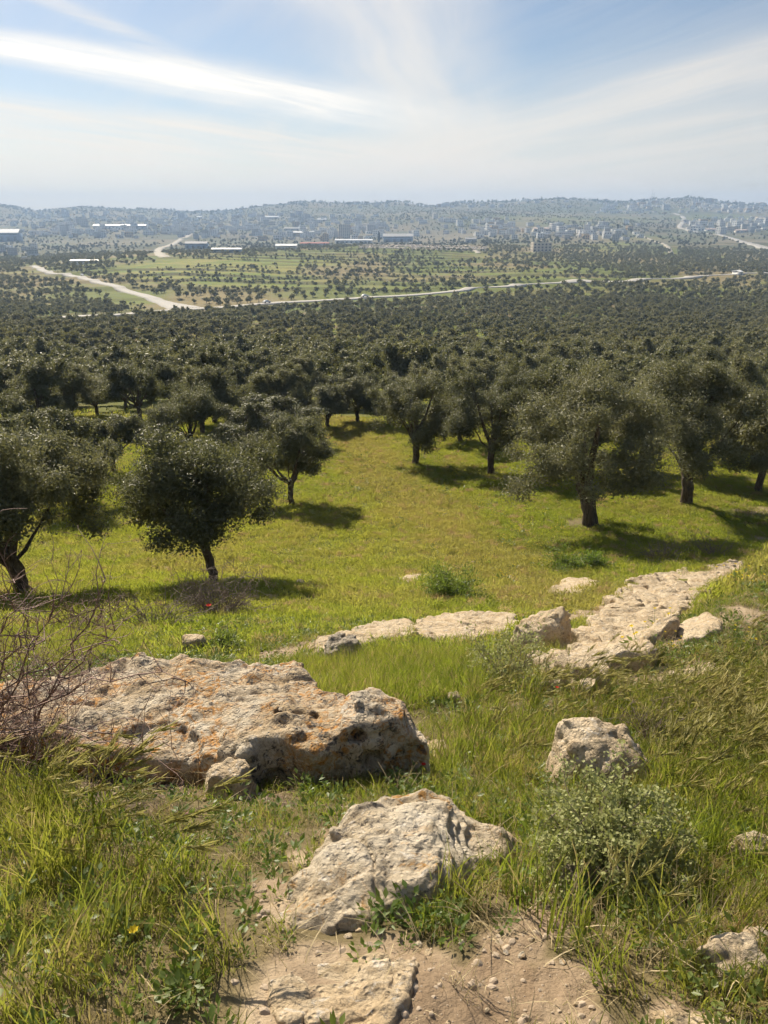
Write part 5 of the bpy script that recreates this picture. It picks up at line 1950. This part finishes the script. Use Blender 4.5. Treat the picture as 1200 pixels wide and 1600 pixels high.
TALLZ = [(640, 1070, 190, 48, 1), (820, 1060, 80, 40, .7), (500, 1080, 60, 40, 1), (1120, 1130, 140, 70, .8), (150, 1480, 260, 160, .30), (60, 1330, 160, 90, .55), (1130, 1260, 130, 120, .7), (700, 925, 60, 28, 1), (100, 1015, 130, 30, .5), (760, 1170, 120, 60, .4), (250, 900, 300, 60, .4), (990, 1450, 140, 60, .4)]
# short grass on the near slope
x, y = sow(24000, 1.0, 9.5, .72)
n = len(x); tz = zone(x, y, TALLZ)
thin = fbm2(x * 1.1, y * 1.1, 3, 501)
k = rng.random(n) < .72 + .75 * thin
x, y, tz = x[k], y[k], tz[k]; n = len(x)
s = (.55 + .35 * fbm2(x * .8, y * .8, 2, 503) + .25 * rng.random(n)) * (1 + .35 * tz)
S = np.stack([np.maximum(s, .6), np.maximum(s, .6), np.maximum(s * .9, .35)], 1)
scatter('grass', np.column_stack([x, y, H(x, y) - .008]), rots(n), S, rng.integers(0, 5, n), GR_SHORT, 'short green grass covering the near slope between the rocks', 'grass')
x, y = sow(13500, 1.0, 11.0, .68)
tz = zone(x, y, TALLZ); k = rng.random(len(x)) < tz * .8 + .03
x, y = x[k], y[k]; n = len(x)
scatter('tall_grass', np.column_stack([x, y, H(x, y) - .01]), rots(n, .16), rng.uniform(.65, 1.15, n), rng.integers(0, 5, n), GR_TALL, 'taller backlit grass in the hollow and at the lower left', 'grass')
# dry tufts between the green and on the dirt
DRY = proto_collection('dry_tuft_form', [tri_mesh('g', join(blades(22, .06, .03, .15, .0035, .8, 415 + i), blades(8, .05, .10, .26, .003, .5, 419 + i)), M['straw']) for i in range(4)])
x, y = sow(8000, 1.0, 9, .68, keep_bare=.65)
k = rng.random(len(x)) < .34 + .7 * fbm2(x * 1.4, y * 1.4, 3, 515); x, y = x[k], y[k]; n = len(x)
scatter('dry_grass', np.column_stack([x, y, H(x, y) - .006]), rots(n, .22), rng.uniform(.4, 1.0, n), rng.integers(0, 4, n), DRY, 'dry straw coloured tufts mixed into the near grass', 'dry grass')
# meadow
x, y = sow(49000, 7.0, 58, .55)
n = len(x)
s = 1.0 + .02 * y + .25 * fbm2(x * .4, y * .4, 3, 507)
S = np.stack([s, s, (.55 + .5 * rng.random(n) + .35 * fbm2(x * .35, y * .35, 3, 511)) * (1 + .008 * y)], 1)
scatter('meadow_grass', np.column_stack([x, y, H(x, y) - .01]), rots(n), S, rng.integers(0, 5, n), GR_MEAD, 'yellow-green meadow grass and herbs between the olive trees', 'grass')
# taller herbs in clumps over the meadow
x, y = sow(9000, 9, 60, .5)
k = fbm2(x * .45, y * .45, 3, 517) + .25 * rng.normal(size=len(x)) > .32; x, y = x[k], y[k]; n = len(x)
TUFT = proto_collection('meadow_tuft_form', [tri_mesh('g', join(blades(70, .22, .10, .34, .014, .5, 480 + i, segs=2), weed_tuft(485 + i)), M['meadow']) for i in range(4)])
scatter('meadow_herbs', np.column_stack([x, y, H(x, y) - .02]), rots(n, .15), rng.uniform(.5, 1.25, n), rng.integers(0, 4, n), TUFT, 'taller tufts of herbs standing in clumps over the meadow', 'herbs')
x, y = frustum_points(13000, 50, 300, .60, .3)
n = len(x); k = fbm2(x / 9, y / 9, 3, 63) < .15
x, y = x[k], y[k]; n = len(x)
scatter('grove_grass', np.column_stack([x, y, H(x, y) - .02]), rots(n), rng.uniform(.9, 1.7, n), rng.integers(0, 4, n), GR_FAR, 'bright grass on the floor of the olive grove', 'grass')
# leafy weeds
x, y = sow(27000, 1.0, 12, .52, keep_bare=.20)
k = rng.random(len(x)) < .55 + .6 * fbm2(x * 1.7, y * 1.7, 2, 513); x, y = x[k], y[k]; n = len(x)
scatter('broad_leaf_weeds', np.column_stack([x, y, H(x, y) - .004]), rots(n), rng.uniform(.30, .75, n) * (1 + .05 * y), rng.integers(0, 5, n), WEED, 'small broad-leaved weeds growing through the near grass', 'weeds')
# wild barley
BZ = [(1120, 1200, 140, 170, 1), (1000, 1110, 240, 50, .6), (1080, 1470, 130, 70, .35), (60, 1330, 170, 60, .45), (980, 1480, 140, 50, .25), (800, 1170, 130, 60, .25), (180, 1450, 200, 130, .10)]
x, y = sow(10000, 1.1, 7, .68)
k = rng.random(len(x)) < zone(x, y, BZ) * .42; x, y = x[k], y[k]; n = len(x)
scatter('wild_barley', np.column_stack([x, y, H(x, y) - .006]), np.column_stack([rng.normal(size=(n, 2)) * .1, rng.normal(size=n) * .55]), rng.uniform(.7, 1.1, n), rng.integers(0, 5, n), BARLEY, 'straw coloured wild barley heads leaning to the right', 'wild barley')
# yellow flowers
FZ = [(1110, 1015, 110, 40, 1), (1020, 1040, 80, 20, .5), (1170, 960, 60, 60, .8), (800, 850, 120, 90, .22), (680, 800, 140, 90, .16), (600, 730, 90, 60, .25), (150, 1480, 90, 60, .02)]
x, y = sow(7000, 1.5, 46, .35, keep_bare=.3)
k = rng.random(len(x)) < zone(x, y, FZ) * .65; x, y = x[k], y[k]; n = len(x)
scatter('yellow_wildflowers', np.column_stack([x, y, H(x, y) - .004]), rots(n), rng.uniform(.9, 1.5, n) * (1 + .03 * y), rng.integers(0, 4, n), FLOWER, 'yellow wildflowers dotting the right bank and the meadow', 'wildflowers')
# straw and pebbles on bare ground
STRAW = proto_collection('straw_form', [tri_mesh('s', blades(7, .05, .02, .05, .0025, 2.2, 470 + i, segs=3, flat=.2), M['straw']) for i in range(4)])
x, y = frustum_points(11500, 1.0, 7, .66, .55)
k = (rock_dist(x, y) > -.03) & (rng.random(len(x)) < .25 + bareness(x, y)[0] * .3); x, y = x[k], y[k]; n = len(x)
scatter('dry_straw', np.column_stack([x, y, H(x, y) + .002]), rots(n, .3), rng.uniform(.7, 1.8, n), rng.integers(0, 4, n), STRAW, 'bits of dry straw lying in the grass and on the dirt', 'straw')
PEB = proto_collection('pebble_form', [stone_mesh(80 + i, 2) for i in range(5)])
M['pebble'] = simple('limestone_pebbles', (.40, .32, .24), .9, .2, .45, .6)
for ob in PEB.objects: ob.data.materials.append(M['pebble'])
x, y = frustum_points(95000, 1.0, 11, .66, .12)
bs, tn = bareness(x, y)
k = (rng.random(len(x)) < bs * .85 + .03) & (rock_dist(x, y) > -.01); x, y, tn = x[k], y[k], tn[k]; n = len(x)
sz = .0026 + .013 * rng.random(n) ** 5
scatter('gravel', np.column_stack([x, y, H(x, y) - sz * .1]), np.column_stack([rng.uniform(-.4, .4, (n, 2)), rng.uniform(0, 6.28, n)]), sz * (1 + .06 * y), rng.integers(0, 5, n), PEB, 'fine gravel and crumbs of stone strewn over the bare dirt', 'gravel')


# ------------------------------------------------------------------ shrubs
def grow(g, p, d, length, r, depth, lines, zig=.22, side=(3, 6), up=.0, min_r=.0008):
    n = max(4, int(length / .06)) if length > .2 else 4
    n = min(n, 14)
    P = [np.array(p, float)]; dd = np.array(d, float); dd /= np.linalg.norm(dd)
    for i in range(n - 1):
        dd = dd + g.normal(size=3) * zig + np.array([0, 0, up]); dd /= np.linalg.norm(dd)
        P.append(P[-1] + dd * length / (n - 1))
    P = np.array(P)
    lines.append((P, np.maximum(np.linspace(r, r * .35, n), min_r)))
    if depth <= 0: return
    for _ in range(g.integers(*side)):
        k_ = g.integers(1, n)
        t = P[min(k_ + 1, n - 1)] - P[k_ - 1]; t /= np.linalg.norm(t) + 1e-9
        nd = t * .55 + g.normal(size=3) * .6; nd[2] += up
        grow(g, P[k_], nd, length * g.uniform(.28, .55), r * .55, depth - 1, lines, zig, side, up, min_r)


def px_at(u, v, y):
    """point seen at a photo position, at forward distance y"""
    z = -y * float(tan_of(v))
    return np.array([x_of(u, y, -z), y, z])


g = np.random.default_rng(31)
base = hit(-45, 1205); bz = float(H(np.array([base[0]]), np.array([base[1]]))[0])
B0 = np.array([base[0], base[1], bz])
lines = []
MAIN = [((290, 1064), 2.75), ((165, 905), 2.9), ((30, 935), 2.8), ((20, 905), 2.9), ((175, 1000), 2.8), ((215, 1150), 2.5), ((140, 1050), 2.7), ((70, 1000), 2.7), ((-30, 960), 2.6), ((95, 940), 2.9), ((250, 1190), 2.5), ((180, 985), 3.1)]
for (uv, yy) in MAIN:
    tip = px_at(uv[0], uv[1], yy)
    st = B0 + g.normal(size=3) * np.array([.09, .06, .02])
    n = 12
    P = curve(st, tip, np.array([.02, 0, .16]) + g.normal(size=3) * .04, n, g, .016)
    lines.append((P, np.linspace(.0070, .0020, n)))
    for k_ in range(2, n):
        for _ in range(g.integers(1, 4)):
            t = P[min(k_ + 1, n - 1)] - P[k_ - 1]; t /= np.linalg.norm(t)
            nd = t * .35 + g.normal(size=3) * .6; nd[2] += .3
            grow(g, P[k_], nd, g.uniform(.08, .30), .0030, 1, lines, .25, (2, 5), .03, .0011)
for _ in range(115):
    d = np.array([g.uniform(-.2, 1.0), g.normal() * .45, g.uniform(.15, .8)])
    grow(g, B0 + g.normal(size=3) * np.array([.25, .12, .01]), d, g.uniform(.25, .85), .0034, 2, lines, .20, (2, 5), -.01, .0011)
o = empty('thorn_bush', tuple(B0))
V, F = tubes(lines, 3)
t = link('twigs', new_mesh('twigs', V - B0, F), M['twig'], o); t['kind'] = 'stuff'
tag(o, 'bare thorny bush with reddish brown twigs reaching over the slab at left', 'bush')


def twig_ball(u, v, rad, h, n, mat, label, seed, name='dry_shrub', thick=.004, leafmat=None, nleaf=0, ls=(.02, .01), depth=2, cat='bush'):
    g = np.random.default_rng(seed)
    x, y = hit(u, v); z = float(H(np.array([x]), np.array([y]))[0])
    o = empty(name, (x, y, z - .02))
    lines = []
    for _ in range(n):
        a = g.random() * 6.28; e = g.uniform(.1, 1.0)
        d = np.array([math.cos(a) * rad * e, math.sin(a) * rad * e, h * g.uniform(.5, 1.0)])
        L_ = np.linalg.norm(d)
        grow(g, np.array([math.cos(a), math.sin(a), 0]) * rad * .25 * g.random(), d, L_, thick, depth, lines, .16, (2, 5), .0, thick * .25)
    V, F = tubes(lines, 3)
    tw = link('twigs', new_mesh('twigs', V, F), M[mat], o); tw['kind'] = 'stuff'
    if nleaf:
        pts = np.vstack([P[1:] for P, r in lines if r[0] < thick * .9] or [lines[0][0]])
        P = pts[g.integers(0, len(pts), nleaf)] + g.normal(size=(nleaf, 3)) * ls[0] * .8
        P[:, 2] = np.maximum(P[:, 2], .02)
        D = g.normal(size=(nleaf, 3)) + np.array([0, 0, .6]) + P * np.array([1, 1, 0]) / rad * .6
        fo = link('foliage', tri_mesh('foliage', leaves(P, D, g.normal(size=(nleaf, 3)) + np.array([0, 0, 1.]), ls[0] * g.uniform(.6, 1.3, nleaf), ls[1] * g.uniform(.6, 1.3, nleaf)), M[leafmat]), None, o)
        fo['kind'] = 'stuff'
    tag(o, label, cat)
    return o


twig_ball(945, 1372, .15, .24, 90, 'twig_grey', 'rounded grey-green sage bush in front of the cream boulder', 61, 'sage_bush', .0035, 'sage', 22000, (.014, .010))
twig_ball(1022, 1165, .16, .30, 42, 'twig_grey', 'dry purple-grey shrub behind the cream boulder', 63, 'dry_shrub', .003)
twig_ball(800, 1082, .28, .42, 36, 'twig_grey', 'thin grey-green shrub at the foot of the upright rock', 64, 'grey_shrub', .004, 'sage', 2600, (.030, .014))
twig_ball(345, 962, .95, .85, 70, 'twig_grey', 'brown tangle of dry brush below the slim olive tree', 65, 'dry_shrub', .010, None, 0, depth=3)
twig_ball(240, 985, .8, .5, 40, 'twig_grey', 'low dry brush behind the slab at left', 66, 'dry_shrub', .009, None, 0, depth=2)
twig_ball(130, 990, .9, .5, 40, 'twig', 'dark dry brush behind the thorny twigs', 67, 'dry_shrub', .009, None, 0, depth=2)
twig_ball(1030, 872, 1.3, .6, 46, 'twig_grey', 'pale tangle of dry stalks in the shade below the right olive trees', 68, 'dry_shrub', .010, None, 0, depth=2)
twig_ball(1120, 870, 1.1, .6, 36, 'twig_grey', 'dry stalks at the upper end of the long outcrop', 69, 'dry_shrub', .010, None, 0, depth=2)
twig_ball(705, 935, .65, .55, 40, 'twig_grey', 'dark green bushy tuft in the middle of the meadow', 70, 'meadow_bush', .006, 'weed', 5200, (.10, .022))
twig_ball(885, 890, .6, .5, 30, 'twig_grey', 'leafy green shrub at the edge of the shade below the big olive tree', 71, 'meadow_bush', .006, 'weed', 3000, (.07, .03))
twig_ball(930, 885, .5, .45, 26, 'twig_grey', 'leafy green shrub right of its twin below the big olive tree', 72, 'meadow_bush', .006, 'weed', 2400, (.07, .03))
twig_ball(355, 1022, .25, .28, 20, 'twig_grey', 'small green clump beside the square stone block', 73, 'green_clump', .004, 'weed', 1500, (.05, .016))
twig_ball(1135, 1168, .05, .05, 5, 'twig', 'short dark dead branch lying in the barley', 74, 'dead_branch', .005, None, 0, depth=1, cat='branch')

# single bright flowers
def single_flower(u, v, mat, h, size, label):
    x, y = hit(u, v); z = float(H(np.array([x]), np.array([y]))[0])
    o = empty('flower', (x, y, z), rng.uniform(0, 6))
    V, F = tubes([(np.array([[0, 0, -.01], [.01, 0, h * .5], [.0, .01, h]]), np.array([.0016, .0014, .0012]))], 4)
    link('stem', new_mesh('stem', V, F), M['weed'], o)
    m = 7; a = np.arange(m) / m * 6.28
    P = np.tile([0, .01, h], (m, 1)); D = np.column_stack([np.cos(a), np.sin(a), np.full(m, .6)])
    link('petals', tri_mesh('petals', leaves(P, D, np.tile([0, 0, 1.], (m, 1)), np.full(m, size), np.full(m, size * .9)), M[mat]), None, o)
    tag(o, label, 'flower')


single_flower(330, 990, 'red', .45, .05, 'red poppy in front of the dry brush')
single_flower(664, 1222, 'red', .10, .014, 'dark red flower at the right foot of the slab')
single_flower(866, 1098, 'red', .12, .016, 'red flower at the lower end of the long outcrop')
single_flower(296, 1285, 'pink', .05, .016, 'small pink flower in the grass below the debris')
single_flower(210, 1490, 'yellow', .08, .016, 'small yellow flower low in the left grass')
single_flower(425, 1256, 'yellow', .05, .010, 'tiny pale flower below the slab')

# ------------------------------------------------------------------ haze in the valley air
hb = MatB('valley_haze')
pv = hb.N('ShaderNodeVolumePrincipled')
pv.inputs['Color'].default_value = (.48, .68, 1.0, 1)
pv.inputs['Density'].default_value = 0.00023
pv.inputs['Anisotropy'].default_value = 0.1
hb.L(pv.outputs[0], hb.out.inputs['Volume'])
zlo = min(float(v.co.z) for v in bpy.data.objects['ground'].data.vertices)
V, F = box_vf(9600, 9600, 1)
V[:, 2] = np.where(V[:, 2] > .5, 110.0, zlo - 1.5)
hz = link('haze', new_mesh('haze', V, F), hb.m)
tag(hz, 'thin blue haze lying over the valley', 'haze', None, 'stuff')
